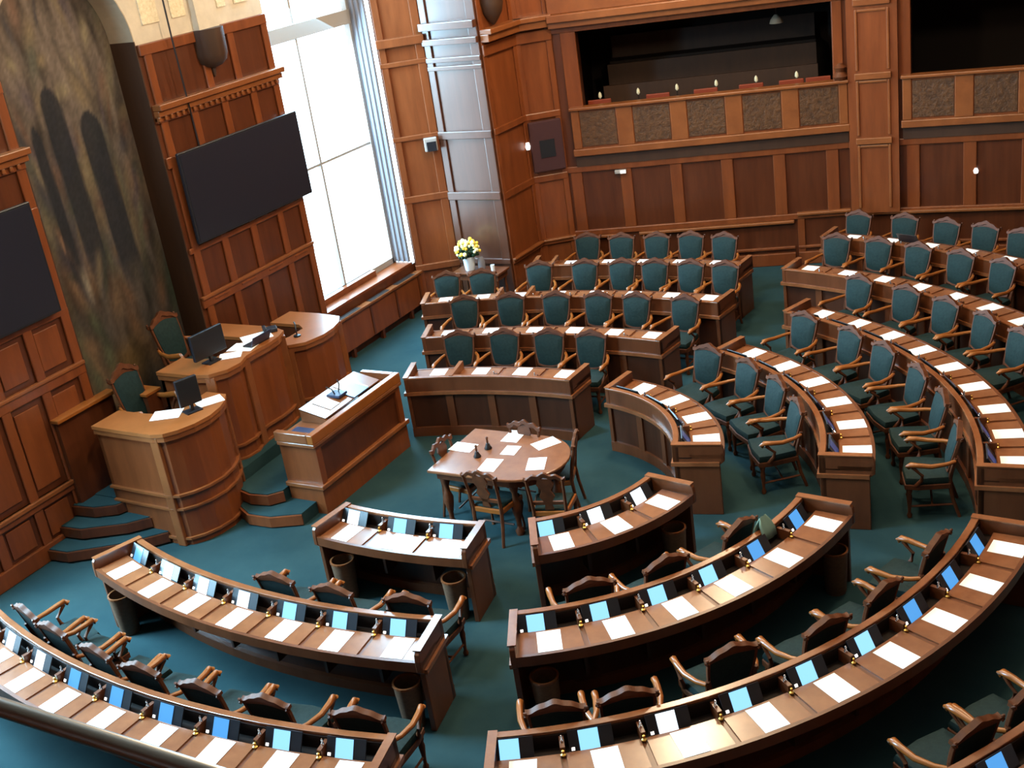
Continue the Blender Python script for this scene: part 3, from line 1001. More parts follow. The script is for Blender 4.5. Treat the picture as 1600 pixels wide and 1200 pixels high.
def make_armchair(label, group):
    """faces +y, origin on the floor under the seat centre"""
    t = thing('armchair', label, 'chair', (0, 0, 0), 0, group)
    # seat
    mb = MB()
    prof = [(-0.22, -0.21), (0.22, -0.21), (0.265, 0.10), (0.255, 0.24), (0, 0.265), (-0.255, 0.24), (-0.265, 0.10)]
    lay = [(0.97, 0.405), (1.0, 0.44), (0.95, 0.475), (0.7, 0.492), (0.3, 0.498)]
    n = len(prof)
    vs = [(x * s, y * s, z) for s, z in lay for x, y in prof]
    fs = [[i * n + j, i * n + (j + 1) % n, (i + 1) * n + (j + 1) % n, (i + 1) * n + j] for i in range(len(lay) - 1) for j in range(n)]
    fs += [list(range(n))[::-1], [(len(lay) - 1) * n + j for j in range(n)]]
    mb.add(vs, fs).build('seat', 'green', t, smooth=50)
    MB().prism([(x * 1.02, y * 1.02) for x, y in prof], 0.345, 0.405).build('seat_frame', 'walnut', t, bevel=0.008)
    # back
    out = shield(0.226, 0.172, 0.470, 0.915, 0.045)
    inn = shield(0.200, 0.150, 0.502, 0.893, 0.026)
    d = (0, 0.035, 0.009)
    MB().ring(lean(out), lean(inn), d).build('back_frame', 'walnut', t, bevel=0.006)
    mid = shield(0.202, 0.152, 0.500, 0.895, 0.028)
    mid2 = shield(0.15, 0.11, 0.555, 0.845, 0.01)
    bk = MB()
    L0, L1 = lean(mid), lean(mid2)
    n = len(L0)
    off = lambda pts, s: [(x, y + s, z + s * 0.26) for x, y, z in pts]
    vs = off(L0, 0.006) + off(L0, 0.040) + off(L1, 0.060)
    fs = [list(range(n))[::-1]] + [(i, (i + 1) % n, n + (i + 1) % n, n + i) for i in range(n)]
    fs += [(n + i, n + (i + 1) % n, 2 * n + (i + 1) % n, 2 * n + i) for i in range(n)] + [list(range(2 * n, 3 * n))]
    bk.add(vs, fs).build('backrest', 'green', t, smooth=60)
    # carved crest
    cr = []
    for i in range(25):
        u = -1 + 2 * i / 24
        cr.append((0.236 * u, 0.928 + 0.080 * (cos(pi * u) * 0.5 + 0.5) + 0.007 * cos(u * 11)))
    base = [(x, z - 0.035 - 0.018 * (1 - abs(x) / 0.236)) for x, z in cr[::-1]]
    ch = MB()
    ch.slab(lean(cr + base), (0, 0.05, 0.013))
    ch.tube(lean([(-0.222, 0.90), (-0.240, 0.915), (-0.238, 0.938), (-0.22, 0.94)]), [0.020, 0.018, 0.015, 0.008], 6)
    ch.tube(lean([(0.222, 0.90), (0.240, 0.915), (0.238, 0.938), (0.22, 0.94)]), [0.020, 0.018, 0.015, 0.008], 6)
    ch.build('crest_rail', 'walnut', t, smooth=40)
    # arms, legs
    for s in (-1, 1):
        ar = MB()
        ar.tube([(s * 0.225, -0.255, 0.665), (s * 0.27, -0.17, 0.655), (s * 0.305, -0.02, 0.645), (s * 0.31, 0.11, 0.660),
                 (s * 0.305, 0.185, 0.668), (s * 0.303, 0.215, 0.645), (s * 0.30, 0.195, 0.622)],
                [0.020, 0.022, 0.026, 0.028, 0.030, 0.026, 0.016], 8)
        o = ar.build('armrest', 'arm', t, smooth=60)
        sp = MB()
        sp.tube([(s * 0.258, 0.13, 0.40), (s * 0.285, 0.08, 0.47), (s * 0.305, 0.07, 0.54), (s * 0.303, 0.13, 0.60), (s * 0.305, 0.17, 0.64)],
                [0.024, 0.020, 0.018, 0.018, 0.020], 8)
        sp.build('arm_support', 'walnut', o, smooth=60)
        lg = MB()
        lg.lathe(s * 0.225, 0.20, [(0.022, 0.0), (0.030, 0.03), (0.016, 0.06), (0.018, 0.12), (0.030, 0.24), (0.022, 0.29), (0.032, 0.31), (0.032, 0.36)], 8)
        lg.build('leg', 'walnut', t, smooth=50)
        rl = MB()
        rl.tube([(s * 0.205, -0.30, 0.0), (s * 0.20, -0.235, 0.2), (s * 0.20, -0.20, 0.40), (s * 0.205, -0.215, 0.52), (s * 0.215, -0.262, 0.70)],
                [0.018, 0.02, 0.022, 0.022, 0.02], 6)
        rl.build('leg', 'walnut', t, smooth=50)
        MB().tube([(s * 0.222, 0.19, 0.13), (s * 0.202, -0.24, 0.15)], 0.012, 6).build('stretcher', 'walnut', t)
    MB().tube([(-0.212, -0.03, 0.14), (0.212, -0.03, 0.14)], 0.012, 6).build('stretcher', 'walnut', t)
    return t


CAMX = Vector((6.49146596, -10.53852911, 6.80887921))
RM = cam.matrix_world.to_3x3()


def at(px, py, z):
    """point of the room at height z seen at photo position (px, py): used once to measure chair positions"""
    d = RM @ Vector(((px - 800) / 1885.18, -(py - 600) / 1885.18, -1))
    p = CAMX + d * ((z - CAMX.z) / d.z)
    return p.x, p.y


chair0 = None


def chair(px, py, z, c, back, label, group, turn=0.0, rmax=None):
    """chair whose back centre (or crest) stands at that position; back = distance from back to seat centre"""
    global chair0
    x, y = at(px, py, z)
    a = atan2(c[1] - y, c[0] - x) + turn
    if rmax is not None:
        ex = max(0.0, hypot(x - c[0], y - c[1]) - rmax)
        x += cos(a - turn) * ex
        y += sin(a - turn) * ex
    x += cos(a) * back
    y += sin(a) * back
    rz = a - pi / 2
    if chair0 is None:
        chair0 = make_armchair(label, group)
        chair0.location = (x, y, 0)
        chair0.rotation_euler = (0, 0, rz)
        return chair0
    return dup(chair0, (x, y, 0), rz, label, group)


groups = {
    ('N4', 1): [(725, 540), (795, 540), (866, 540), (930, 545)],
    ('N4', 2): [(733, 483), (803, 483), (873, 483), (940, 482), (1000, 484), (1075, 490)],
    ('N4', 3): [(700, 453), (755, 449), (850, 428), (918, 430), (978, 428), (1030, 428), (1086, 430), (1140, 433)],
    ('N4', 4): [(919, 391), (972, 392), (1027, 391), (1080, 390), (1132, 392)],
    ('N3', 1): [(1123, 566), (1183, 592), (1227, 622), (1257, 660)],
    ('N3', 2): [(1269, 516), (1345, 540), (1395, 567), (1449, 605), (1491, 646), (1517, 700)],
    ('N3', 3): [(1354, 456), (1431, 473), (1493, 493), (1554, 518), (1603, 548)],
    ('N3', 4): [(1307, 395), (1376, 399), (1444, 405), (1510, 418), (1577, 433)],
    ('N3', 5): [(1341, 358), (1413, 363), (1478, 371), (1538, 378), (1594, 389)],
}
for k, pts in groups.items():
    c = OB if k[0] == 'N4' else O0
    for i, (px, py) in enumerate(pts):
        nxt = rows.get((k[0], k[1] + 1))
        chair(px, py, 0.70, c, 0.255, 'green armchair behind %s desk of %s, %s %s' % (ROW[k[1]], BANK[k[0]], ORD[i], SIDE[k[0]]),
              'green carved armchairs', random.uniform(-0.06, 0.06), nxt[1] - 0.20 if nxt else None)
crest = {
    ('N2', 1): [(923, 915), (1050, 880), (1172, 822)],
    ('N2', 2): [(868, 1116), (983, 1090), (1147, 1014), (1318, 984), (1392, 918), (1482, 843)],
    ('N2', 3): [(1560, 1150), (1625, 1075)],
    ('N1', 1): [(410, 910), (505, 926), (625, 943)],
    ('N1', 2): [(15, 960), (62, 985), (130, 1020), (200, 1050), (290, 1082), (395, 1107), (548, 1122)],
}
for k, pts in crest.items():
    c = OA if k[0] == 'N1' else O0
    for i, (px, py) in enumerate(pts):
        nxt = rows.get((k[0], k[1] + 1))
        chair(px, py, 0.985, c, 0.34, 'green armchair seen from behind at %s desk of %s, %s from the left' % (ROW[k[1]], BANK[k[0]], ORD[i]),
              'green carved armchairs', random.uniform(-0.08, 0.08), nxt[1] - 0.075 if nxt else None)


# ------------------------------------------------------------------ oval table, its chairs and things
t = thing('oval_table', 'brown table with one rounded end in the open middle floor', 'table', (-0.02, -0.06, 0))
TZ = 0.77
outl = [(-0.90, -0.56), (0.05, -0.56)] + [(0.05 + 0.55 * sin(a), -0.56 * cos(a)) for a in [pi * i / 18 for i in range(1, 18)]] + [(0.05, 0.56), (-0.90, 0.56)]
MB().prism(outl, TZ - 0.035, TZ).build('tabletop', 'desk_top', t, bevel=0.01)
MB().prism([(x * 0.9 - 0.01, y * 0.88) for x, y in outl], TZ - 0.13, TZ - 0.035).build('apron', 'walnut', t)
legp = [(0.045, 0.0), (0.055, 0.05), (0.028, 0.09), (0.030, 0.18), (0.055, 0.30), (0.062, 0.38), (0.035, 0.46), (0.030, 0.52), (0.05, 0.58), (0.05, 0.65)]
for x, y in ((-0.76, -0.43), (-0.76, 0.43), (0.12, -0.40), (0.12, 0.40), (0.44, 0.0)):
    MB().lathe(x, y, legp, 12).build('leg', 'walnut', t, smooth=50)
for i, (px, py, a) in enumerate(((724, 699, 1.55), (803, 682, 0.05), (853, 693, -0.6), (798, 704, 0.1), (766, 727, 0.1), (838, 725, 0.35))):
    x, y = at(px, py, TZ)
    o = proto_paper.copy()
    COL.objects.link(o)
    o.location = (x, y, TZ + 0.0015)
    o.rotation_euler = (0, 0, a + pi / 2)
    if i == 3:
        o.scale = (0.75, 0.85, 1)
    tag(o, ['white sheet at the square end of the oval table', 'white sheet at the back edge of the oval table',
            'white sheet near the far rounded end of oval table', 'small white sheet in the middle of the oval table',
            'white sheet at front edge of oval table behind left chair', 'white sheet at front edge of oval table behind right chair'][i],
        'paper', 'sheets on the oval table')
for i, (px, py) in enumerate(((746, 714), (763, 701))):
    x, y = at(px, py, TZ)
    b = thing('table_bell', ['dark little hand bell nearer the square table end', 'dark little hand bell further in on the oval table'][i], 'bell', (x, y, TZ), 0, 'hand bells on the oval table')
    MB().lathe(0, 0, [(0.042, 0.0), (0.045, 0.012), (0.03, 0.04), (0.02, 0.07)], 12).build('bell_body', 'iron', b, smooth=50)
    MB().lathe(0, 0, [(0.008, 0.07), (0.014, 0.09), (0.010, 0.12), (0.018, 0.14), (0.006, 0.155)], 10).build('handle', 'walnut', b, smooth=50)


def make_side_chair(label):
    t = thing('carved_chair', label, 'chair', (0, 0, 0), 0, 'carved chairs around the oval table')
    pr = [(-0.19, -0.19), (0.19, -0.19), (0.235, 0.21), (-0.235, 0.21)]
    MB().prism(pr, 0.38, 0.44).build('seat_frame', 'arm', t, bevel=0.008)
    MB().prism([(x * 0.9, y * 0.9) for x, y in pr], 0.43, 0.47).build('seat', 'green', t, bevel=0.015)
    for s in (-1, 1):
        MB().tube([(s * 0.18, -0.25, 0), (s * 0.18, -0.20, 0.25), (s * 0.18, -0.18, 0.44), (s * 0.19, -0.21, 0.66), (s * 0.20, -0.26, 0.88)],
                  [0.018, 0.02, 0.022, 0.018, 0.018], 6).build('leg', 'walnut', t, smooth=50)
        MB().tube([(s * 0.20, 0.18, 0), (s * 0.21, 0.19, 0.06), (s * 0.20, 0.175, 0.2), (s * 0.215, 0.19, 0.33), (s * 0.205, 0.18, 0.40)],
                  [0.022, 0.015, 0.016, 0.026, 0.026], 8).build('leg', 'walnut', t, smooth=50)
    cr = []
    for i in range(25):
        u = -1 + 2 * i / 24
        cr.append((0.23 * u, 0.89 + 0.05 * (cos(pi * u) * 0.5 + 0.5) + 0.014 * cos(u * 11)))
    lo = [(x, z - 0.05) for x, z in cr[::-1]]
    MB().slab(lean(cr + lo, -0.185, 0.46, 0.19), (0, 0.035, 0.006)).build('crest_rail', 'walnut', t, bevel=0.005)
    sp = [(-0.05, 0.46), (0.05, 0.46), (0.035, 0.55), (0.085, 0.64), (0.05, 0.72), (0.095, 0.80), (0.07, 0.88),
          (-0.07, 0.88), (-0.095, 0.80), (-0.05, 0.72), (-0.085, 0.64), (-0.035, 0.55)]
    MB().slab(lean(sp, -0.185, 0.46, 0.19), (0, 0.02, 0.004)).build('back_splat', 'walnut', t)
    MB().slab(lean([(-0.19, 0.53), (0.19, 0.53), (0.19, 0.57), (-0.19, 0.57)], -0.185, 0.46, 0.19), (0, 0.025, 0.004)).build('back_rail', 'walnut', t)
    MB().tube([(-0.2, 0.0, 0.16), (0.2, 0.0, 0.16)], 0.012, 6).build('stretcher', 'walnut', t)
    return t


sc0 = None
for px, py, face, lab in ((747, 738, (0.02, 1), 'carved open-back chair at the near left side of the oval table'),
                          (849, 742, (-0.3, 1), 'carved open-back chair at the near right side of the oval table'),
                          (688, 688, (1, 0.0), 'carved open-back chair at the square end of the oval table'),
                          (817, 661, (-0.05, -1), 'carved open-back chair at the back side of the oval table'),
                          (896, 680, (-1, -0.35), 'carved open-back chair at the rounded end of the oval table')):
    x, y = at(px, py, 0.92)
    a = atan2(face[1], face[0])
    x += cos(a) * 0.24
    y += sin(a) * 0.24
    if sc0 is None:
        sc0 = make_side_chair(lab)
        sc0.location = (x, y, 0)
        sc0.rotation_euler = (0, 0, a - pi / 2)
    else:
        dup(sc0, (x, y, 0), a - pi / 2, lab)


# ------------------------------------------------------------------ rostrum
def outset(path, d):
    """offset an open polyline to its left/right by d (d>0: to the right of travel)"""
    out = []
    for i, p in enumerate(path):
        a = path[max(0, i - 1)]
        b = path[min(len(path) - 1, i + 1)]
        tx, ty = b[0] - a[0], b[1] - a[1]
        l = hypot(tx, ty)
        out.append((p[0] + ty / l * d, p[1] - tx / l * d))
    return out


def ribbon(mb, path, d0, d1, z0, z1):
    A, B = outset(path, d0), outset(path, d1)
    for i in range(len(path) - 1):
        mb.hexa([(*A[i], z0), (*B[i], z0), (*B[i + 1], z0), (*A[i + 1], z0), (*A[i], z1), (*B[i], z1), (*B[i + 1], z1), (*A[i + 1], z1)])
    return mb


def counter(name, label, path, inner, z0, zt, pil, bands):
    """counter built along an outer face path (room side on the right of travel)"""
    t = thing(name, label, 'desk', (0, 0, 0), 0, 'rostrum desks')
    ribbon(MB(), path, -0.06, 0.0, z0, zt - 0.06).build('front_panel', 'oak', t)
    ribbon(MB(), inner, 0.0, 0.03, z0, zt - 0.06).build('inner_panel', 'oak_dark', t)
    for e in (0, -1):
        a, b = path[e], inner[e]
        dx, dy = (path[1][0] - path[0][0], path[1][1] - path[0][1]) if e == 0 else (path[-2][0] - path[-1][0], path[-2][1] - path[-1][1])
        l = hypot(dx, dy)
        dx, dy = dx / l * 0.05, dy / l * 0.05
        MB().hexa([(*a, z0), (a[0] + dx, a[1] + dy, z0), (b[0] + dx, b[1] + dy, z0), (*b, z0),
                   (*a, zt - 0.06), (a[0] + dx, a[1] + dy, zt - 0.06), (b[0] + dx, b[1] + dy, zt - 0.06), (*b, zt - 0.06)]).build('end_panel', 'oak', t)
    MB().prism(outset(path, 0.05) + inner[::-1], zt - 0.045, zt).build('counter_top', 'counter', t)
    ribbon(MB(), path, 0.0, 0.04, zt - 0.11, zt - 0.045).build('moulding', 'oak_light', t)
    for z, h, d in bands:
        ribbon(MB(), path, 0.0, d, z, z + h).build('moulding', 'oak_light', t)
    for i, w0, d in pil:
        p = path[i]
        a, b = path[max(0, i - 1)], path[min(len(path) - 1, i + 1)]
        tx, ty = b[0] - a[0], b[1] - a[1]
        l = hypot(tx, ty)
        tx, ty = tx / l, ty / l
        nx, ny = ty, -tx
        q = []
        for z in (z0, zt - 0.05):
            for s, dd in ((-w0, -0.05), (w0, -0.05), (w0, d), (-w0, d)):
                q.append((p[0] + tx * s + nx * dd, p[1] + ty * s + ny * dd, z))
        MB().hexa(q).build('pilaster', 'oak_light', t, bevel=0.012)
    return t


# platform and steps (carpeted)
pf = thing('rostrum_platform', 'carpeted stepped platform carrying the rostrum desks', 'platform')
MB().prism([(-5.33, -1.70), (-3.95, -1.70), (-3.70, -0.60), (-3.78, 0.95), (-3.95, 1.95), (-5.33, 1.95)], 0, 0.48).build('platform_base', 'carpet', pf)
MB().prism([(-5.33, -0.55), (-4.1, -0.55), (-4.0, 0.9), (-5.33, 0.9)], 0.48, 0.84).build('upper_platform', 'carpet', pf)
for z1, pts in ((0.16, [(-5.33, -2.52), (-5.0, -2.50), (-4.4, -2.12), (-4.05, -1.76), (-4.05, -1.7), (-5.33, -1.7)]),
                (0.32, [(-5.33, -2.24), (-5.0, -2.22), (-4.5, -1.95), (-4.3, -1.74), (-4.3, -1.7), (-5.33, -1.7)]),
                (0.47, [(-5.33, -1.98), (-5.0, -1.95), (-4.75, -1.82), (-4.7, -1.7), (-5.33, -1.7)])):
    st_ = MB().prism(pts, z1 - 0.16 if z1 > 0.2 else 0, z1).build('step', 'carpet', pf)
    ribbon(MB(), pts[:4], -0.01, 0.03, z1 - 0.13, z1 - 0.012).build('riser', 'oak_dark', st_)
for z1, pts in ((0.16, [(-3.56, -0.99), (-3.30, -1.13), (-2.98, -1.12), (-2.62, -0.96), (-2.62, 1.4), (-3.7, 1.4), (-3.66, -0.9)]),
                (0.32, [(-3.64, -0.86), (-3.40, -0.93), (-3.15, -0.90), (-3.02, -0.76), (-3.04, 1.2), (-3.76, 1.2), (-3.70, -0.8)])):
    st_ = MB().prism(pts, z1 - 0.16, z1).build('step', 'carpet', pf)
    ribbon(MB(), pts[:4], -0.01, 0.03, z1 - 0.14, z1 - 0.012).build('riser', 'oak', st_)

BA = [(0.48, 0.025, 0.035), (0.66, 0.03, 0.04), (0.08, 0.03, 0.03)]
pl = [(-4.83, -1.73), (-4.3, -1.75), (-3.84, -1.76), (-3.72, -1.72), (-3.62, -1.60), (-3.54, -1.42), (-3.51, -1.20), (-3.55, -0.98), (-3.63, -0.80), (-3.74, -0.66)]
counter('secretary_desk', 'bow-fronted oak desk at the left end of the rostrum with pale side', pl, [(-4.83, -1.33), (-4.40, -1.33), (-4.12, -1.30), (-4.02, -1.15), (-4.02, -0.62)], 0.0, 1.50, [(2, 0.06, 0.03), (9, 0.06, 0.03)], BA)
pc = [(-4.78, -0.60), (-4.6, -0.60), (-4.2, -0.60), (-3.98, -0.55), (-3.86, -0.38), (-3.84, -0.18), (-3.92, 0.02), (-3.92, 0.2), (-3.90, 0.45), (-3.92, 0.68), (-3.98, 0.86), (-4.2, 0.95), (-4.6, 0.95), (-5.2, 0.95)]
counter('chairman_desk', 'tall central rostrum desk with papers, laptop and back of a monitor', pc, [(-4.78, -0.18), (-4.50, -0.18), (-4.28, -0.12), (-4.26, 0.2), (-4.28, 0.50), (-4.45, 0.58), (-5.2, 0.58)], 0.0, 1.72, [(3, 0.06, 0.035), (6, 0.07, 0.05), (10, 0.07, 0.05)], BA)
pr_ = [(-3.97, 0.95), (-3.80, 1.08), (-3.72, 1.35), (-3.74, 1.60), (-3.80, 1.80), (-3.90, 1.96), (-4.3, 2.02), (-4.83, 2.03)]
counter('secretary_desk', 'oak desk at the right end of the rostrum next to the window', pr_, [(-4.22, 0.97), (-4.14, 1.2), (-4.14, 1.5), (-4.30, 1.62), (-4.83, 1.63)], 0.0, 1.50, [(0, 0.06, 0.04), (5, 0.06, 0.04)], BA)

# low screen against the wall left of the rostrum
t = thing('low_screen', 'low oak side screen with orange cap left of the rostrum', 'screen')
MB().box(-5.32, -5.24, -1.92, -1.02, 0.0, 1.56).build('panel', 'oak_dark', t)
MB().box(-5.335, -5.18, -1.95, -1.0, 1.56, 1.61).build('cap', 'arm', t, bevel=0.01)

# chairs of the rostrum
dup(chair0, (-5.04, 0.20, 0.84), -pi / 2, 'tall green armchair of the chairman before the painting', 'green carved armchairs', (1.08, 1.08, 1.32))
dup(chair0, (-4.70, -0.97, 0.48), -pi / 2, 'green armchair behind the left rostrum desk', 'green carved armchairs', (1.0, 1.0, 1.45))
t = thing('side_cabinet', 'small dark wooden cabinet between the two rostrum chairs', 'cabinet', (-5.05, -0.76, 0.48))
MB().box(-0.24, 0.24, -0.11, 0.11, 0.0, 1.0).build('body', 'oak_dark', t)
MB().box(-0.26, 0.26, -0.13, 0.13, 1.0, 1.03).build('top', 'arm', t)


def monitor(label, loc, rz, w_, h_, slim=False):
    t = thing('monitor', label, 'monitor', loc, rz, 'monitors on the rostrum')
    MB().box(-0.10, 0.10, -0.08, 0.08, 0, 0.015).build('base', 'black', t)
    MB().box(-0.02, 0.02, -0.02, 0.02, 0.015, 0.12).build('stand', 'black', t)
    MB().box(-w_ / 2, w_ / 2, -0.03, 0.02, 0.09, 0.09 + h_).build('housing', 'black', t, bevel=0.01)
    MB().box(-w_ / 2 + 0.015, w_ / 2 - 0.015, 0.02, 0.023, 0.105, 0.075 + h_).build('screen', 'tv', t)


monitor('black monitor seen from behind on the central rostrum desk', (-4.22, -0.22, 1.72), 1.45, 0.52, 0.34)
monitor('slim black monitor on the left rostrum desk between papers', (-3.78, -1.14, 1.50), 1.2, 0.28, 0.34)
k = 0
for x, y, z, a, s, lab in ((-4.05, -1.30, 1.5, 0.5, 1.0, 'white papers left of monitor on left rostrum desk'),
                           (-3.76, -0.86, 1.5, 1.0, 0.9, 'white papers right of monitor on left rostrum desk'),
                           (-4.10, 0.00, 1.72, 0.6, 0.8, 'white papers beside the black monitor on central rostrum desk'),
                           (-4.12, 0.28, 1.72, 0.2, 1.0, 'white papers in the middle of the central rostrum desk'),
                           (-4.18, 0.62, 1.72, 0.9, 1.1, 'white papers at the right end of the central rostrum desk')):
    o = proto_paper.copy()
    COL.objects.link(o)
    o.location = (x, y, z + 0.002)
    o.rotation_euler = (0, 0, a)
    o.scale = (s * 1.2, s * 1.3, 1)
    tag(o, lab, 'paper', 'papers on the rostrum')
t = thing('laptop', 'dark flat laptop among papers on the central rostrum desk', 'laptop', (-4.05, 0.44, 1.722), 1.5)
MB().box(-0.17, 0.17, -0.09, 0.06, 0, 0.02).build('keyboard_base', 'black', t)
MB().slab([(-0.17, -0.09, 0.02), (0.17, -0.09, 0.02), (0.17, -0.15, 0.14), (-0.17, -0.15, 0.14)], (0, -0.01, 0)).build('lid', 'navy', t)
t = thing('desk_phone', 'small dark telephone at the right corner of central rostrum desk', 'telephone', (-4.12, 0.84, 1.722), 0.8)
MB().box(-0.09, 0.09, -0.08, 0.08, 0, 0.05).build('phone_body', 'black', t, bevel=0.01)
MB().box(-0.10, -0.05, -0.09, 0.09, 0.05, 0.075).build('handset', 'black', t, bevel=0.01)
t = thing('desk_microphone', 'small dark microphone on the right rostrum desk', 'microphone', (-4.02, 1.22, 1.5), 0)
MB().lathe(0, 0, [(0.05, 0), (0.05, 0.02), (0.01, 0.03), (0.01, 0.1)], 10).build('base', 'black', t)
MB().tube([(0, 0, 0.09), (-0.02, 0.03, 0.16), (-0.06, 0.06, 0.18)], 0.012, 6).build('stem', 'black', t)

# speaker's lectern in front
t = thing('lectern', 'long oak speaker lectern in front of the rostrum with grey lit end', 'lectern')
lx0, lx1, ly0, ly1 = -3.02, -2.50, -0.64, 1.20
mb = MB()
mb.box(lx1 - 0.05, lx1 - 0.001, ly0 + 0.051, ly1 - 0.051, 0.40, 0.98)
mb.build('front_panel', 'oak_dark', t)
mb = MB()
mb.box(lx1, lx1 + 0.03, ly0, ly0 + 0.10, 0.40, 0.98)
mb.box(lx1, lx1 + 0.03, ly1 - 0.10, ly1, 0.40, 0.98)
mb.box(lx1, lx1 + 0.03, ly0 + 0.1, ly1 - 0.1, 0.86, 0.98)
mb.build('front_frame', 'oak', t)
MB().box(lx0 + 0.02, lx1 + 0.02, ly0 - 0.02, ly1 + 0.02, 0.0, 0.34).build('plinth', 'oak', t)
MB().box(lx0, lx1 + 0.06, ly0 - 0.05, ly1 + 0.05, 0.34, 0.40).build('plinth_moulding', 'oak_light', t, bevel=0.01)
for y0, y1 in ((ly0, ly0 + 0.05), (ly1 - 0.05, ly1)):
    MB().box(lx0, lx1, y0, y1, 0.40, 1.0).build('end_panel', 'oak', t)
MB().box(lx0, lx1 + 0.05, ly0 - 0.04, ly1 + 0.04, 0.90, 0.95).build('top_moulding', 'rail', t, bevel=0.008)
MB().box(lx0, lx1 - 0.03, ly0 + 0.05, ly1 - 0.05, 0.955, 0.985).build('desktop', 'desk_top', t)
mb = MB()
mb.box(lx1 - 0.04, lx1 + 0.05, ly0 - 0.04, ly1 + 0.04, 0.95, 1.075)
mb.build('front_rail', 'arm', t, bevel=0.01)
for y0, y1 in ((ly0 - 0.04, ly0 + 0.04), (ly1 - 0.04, ly1 + 0.04)):
    MB().box(lx0 - 0.02, lx1 - 0.04, y0, y1, 0.95, 1.075).build('side_rail', 'rail', t, bevel=0.01)
mb = MB().slab([(-2.98, -0.2, 0.99), (-2.60, -0.2, 0.99), (-2.60, -0.2, 1.06), (-2.98, -0.2, 1.15)], (0, 0.035, 0))
mb.slab([(-2.98, 0.95, 0.99), (-2.60, 0.95, 0.99), (-2.60, 0.95, 1.06), (-2.98, 0.95, 1.15)], (0, 0.035, 0))
mb.slab([(-2.99, -0.2, 1.145), (-2.99, 0.985, 1.145), (-2.60, 0.985, 1.055), (-2.60, -0.2, 1.055)], (0, 0, 0.015))
mb.build('book_rest', 'desk_top', t)
MB().box(-2.95, -2.62, ly0 + 0.07, ly0 + 0.30, 0.986, 0.992).build('inset_pad', 'navy', t)
slope = atan2(0.09, 0.39)
for y, lab, s in ((0.10, 'white sheet on the left of the lectern book rest', 0.95), (0.62, 'white glaring sheet on the right of the lectern book rest', 1.25)):  # the larger white sheet stands in for glare on the lectern
    o = proto_paper.copy()
    COL.objects.link(o)
    o.location = (-2.80, y, 1.122)
    o.rotation_euler = (0, slope, 0.0)
    o.scale = (s, s, 1)
    tag(o, lab, 'paper', 'sheets on the lectern')
t = thing('lectern_microphone', 'dark twin microphone base in the middle of the lectern', 'microphone', (-2.80, 0.34, 1.12))
MB().box(-0.10, 0.10, -0.09, 0.09, 0.0, 0.035).build('base', 'navy', t, bevel=0.008)
for s in (-0.04, 0.04):
    MB().tube([(0, s, 0.03), (0.0, s * 2, 0.12), (-0.05, s * 3, 0.16)], 0.009, 6).build('gooseneck', 'black', t)
t = thing('touch_panel', 'dark blue touch panel lying on the lectern right of microphones', 'screen', (-2.68, 0.50, 1.085))
MB().slab([(-0.16, -0.1, 0.035), (0.10, -0.1, -0.015), (0.10, 0.22, -0.015), (-0.16, 0.22, 0.035)], (0, 0, 0.015)).build('panel_body', 'navy', t)

# ------------------------------------------------------------------ flower table in the corner
t = thing('console_table', 'dark console table against the grey corner panel', 'table', (-4.08, 6.17, 0))
MB().box(-0.46, 0.46, -0.20, 0.20, 0.70, 0.74).build('tabletop', 'desk', t, bevel=0.008)
MB().box(-0.42, 0.42, -0.17, 0.17, 0.60, 0.70).build('apron', 'walnut', t)
for x in (-0.38, 0.38):
    for y in (-0.14, 0.14):
        MB().lathe(x, y, [(0.03, 0), (0.02, 0.08), (0.035, 0.3), (0.02, 0.5), (0.035, 0.6)], 8).build('leg', 'walnut', t, smooth=50)
fx, fy = -4.27, 6.15
t = thing('flower_vase', 'white porcelain flower pot on the console table', 'vase', (fx, fy, 0.74))
MB().lathe(0, 0, [(0.075, 0), (0.085, 0.02), (0.105, 0.24), (0.095, 0.24), (0.08, 0.20)], 16).build('pot', 'porcelain', t, smooth=50)
t = thing('flower_bouquet', 'yellow and cream flower bouquet in the white pot', 'flowers', (fx, fy, 0.94))
rnd = random.Random(5)
lf = MB()
yl, crm = MB(), MB()
for i in range(70):
    a, r_ = rnd.uniform(0, 2 * pi), 0.22 * math.sqrt(rnd.random())
    z = 0.16 + 0.14 * (1 - (r_ / 0.22) ** 2) + rnd.uniform(-0.05, 0.05)
    p = (r_ * cos(a), r_ * sin(a), z)
    lf.tube([(0.04 * cos(a), 0.04 * sin(a), 0.0), (p[0] * 0.7, p[1] * 0.7, z * 0.6), p], [0.006, 0.005, 0.004], 4)
    lf.blob((p[0] * 0.8, p[1] * 0.8, z * 0.55), 0.03, 5)
    (yl if i % 2 else crm).blob(p, rnd.uniform(0.022, 0.038), 6)
lf.build('foliage', 'leaf', t)
yl.build('yellow_blossoms', 'yellow', t)
crm.build('cream_blossoms', 'cream', t)
t = thing('second_vase', 'small pinkish vase just right of the flower pot', 'vase', (-4.05, 6.18, 0.74))
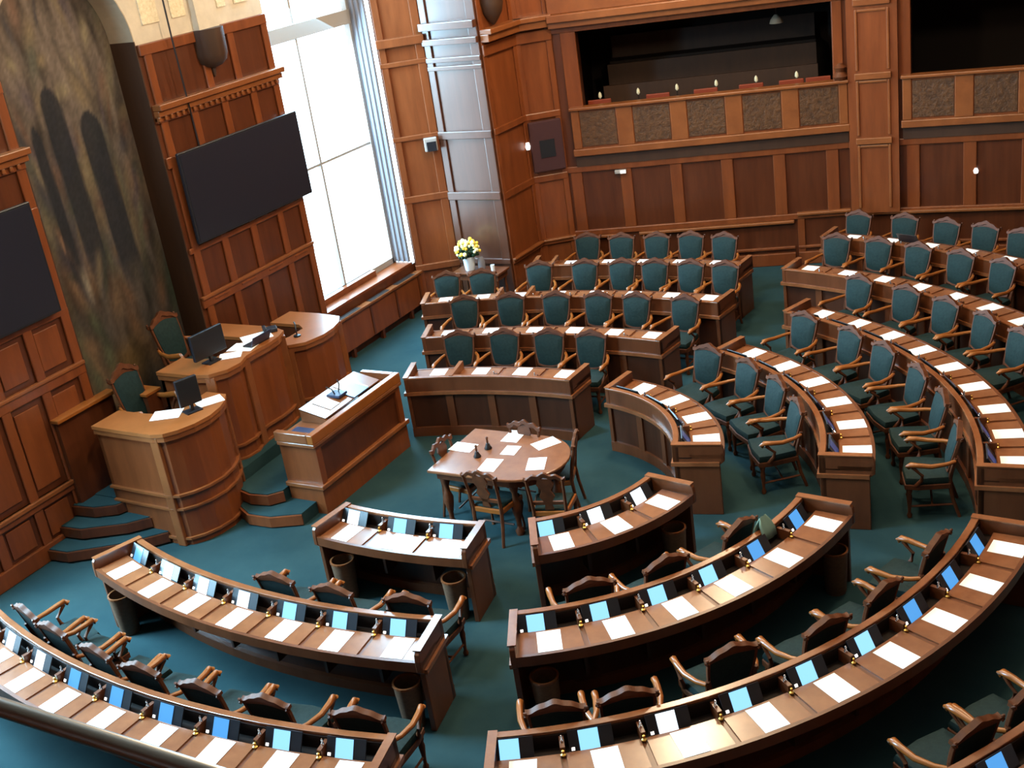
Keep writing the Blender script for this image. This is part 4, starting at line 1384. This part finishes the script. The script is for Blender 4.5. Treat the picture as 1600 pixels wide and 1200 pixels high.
MB().lathe(0, 0, [(0.05, 0), (0.065, 0.05), (0.06, 0.18), (0.04, 0.22)], 12).build('vase_body', 'curtain', t, smooth=50)
t = thing('tray_glass', 'small glass on the right half of the console table', 'glass', (-3.82, 6.15, 0.74))
MB().lathe(0, 0, [(0.03, 0), (0.035, 0.10), (0.031, 0.10), (0.026, 0.01)], 12).build('tumbler', 'porcelain', t, smooth=50)

# ------------------------------------------------------------------ cloth over a rail, gallery handrail
ar = radians(-18.2)
u = (cos(ar), sin(ar))
v = (-sin(ar), cos(ar))
cl = MB()
for i, (wd, d0) in enumerate(((0.10, 0.0),)):
    secs = [(-0.035, 0.60, 0.13), (-0.03, 0.76, 0.12), (-0.026, 0.90, 0.10), (0.0, 0.99, 0.05), (0.03, 0.93, 0.085), (0.066, 0.86, 0.10), (0.08, 0.77, 0.11)]
    pts = []
    for r_, z, hw in secs:
        row_ = []
        for j in range(7):
            f = -1 + j / 3
            row_.append((u[0] * (3.31 + r_ + 0.006 * sin(j * 2.1)) + v[0] * hw * f, u[1] * (3.31 + r_ + 0.006 * sin(j * 2.1)) + v[1] * hw * f, z))
        pts.append(row_)
    vs = [p for r_ in pts for p in r_]
    fs = [(i_ * 7 + j, i_ * 7 + j + 1, (i_ + 1) * 7 + j + 1, (i_ + 1) * 7 + j) for i_ in range(len(secs) - 1) for j in range(6)]
    cl.add(vs, fs)
o = cl.build('draped_cloth', 'cloth', smooth=60)
sm = o.modifiers.new('thickness', 'SOLIDIFY')
sm.thickness = 0.012
tag(o, 'grey green cloth draped over the near right second desk rail', 'cloth')

t = thing('gallery_handrail', 'worn bronze gallery handrail crossing the lower left corner', 'handrail')
hx0, hx1 = at(-200, 1040, 5.5), at(420, 1240, 5.5)
MB().tube([(hx0[0], hx0[1], 5.5), (hx1[0], hx1[1], 5.5), (hx1[0] + 1.2 * (hx1[0] - hx0[0]), hx1[1] + 1.2 * (hx1[1] - hx0[1]), 5.5)], 0.0185, 14).build('rail', 'bronze', t, smooth=60)
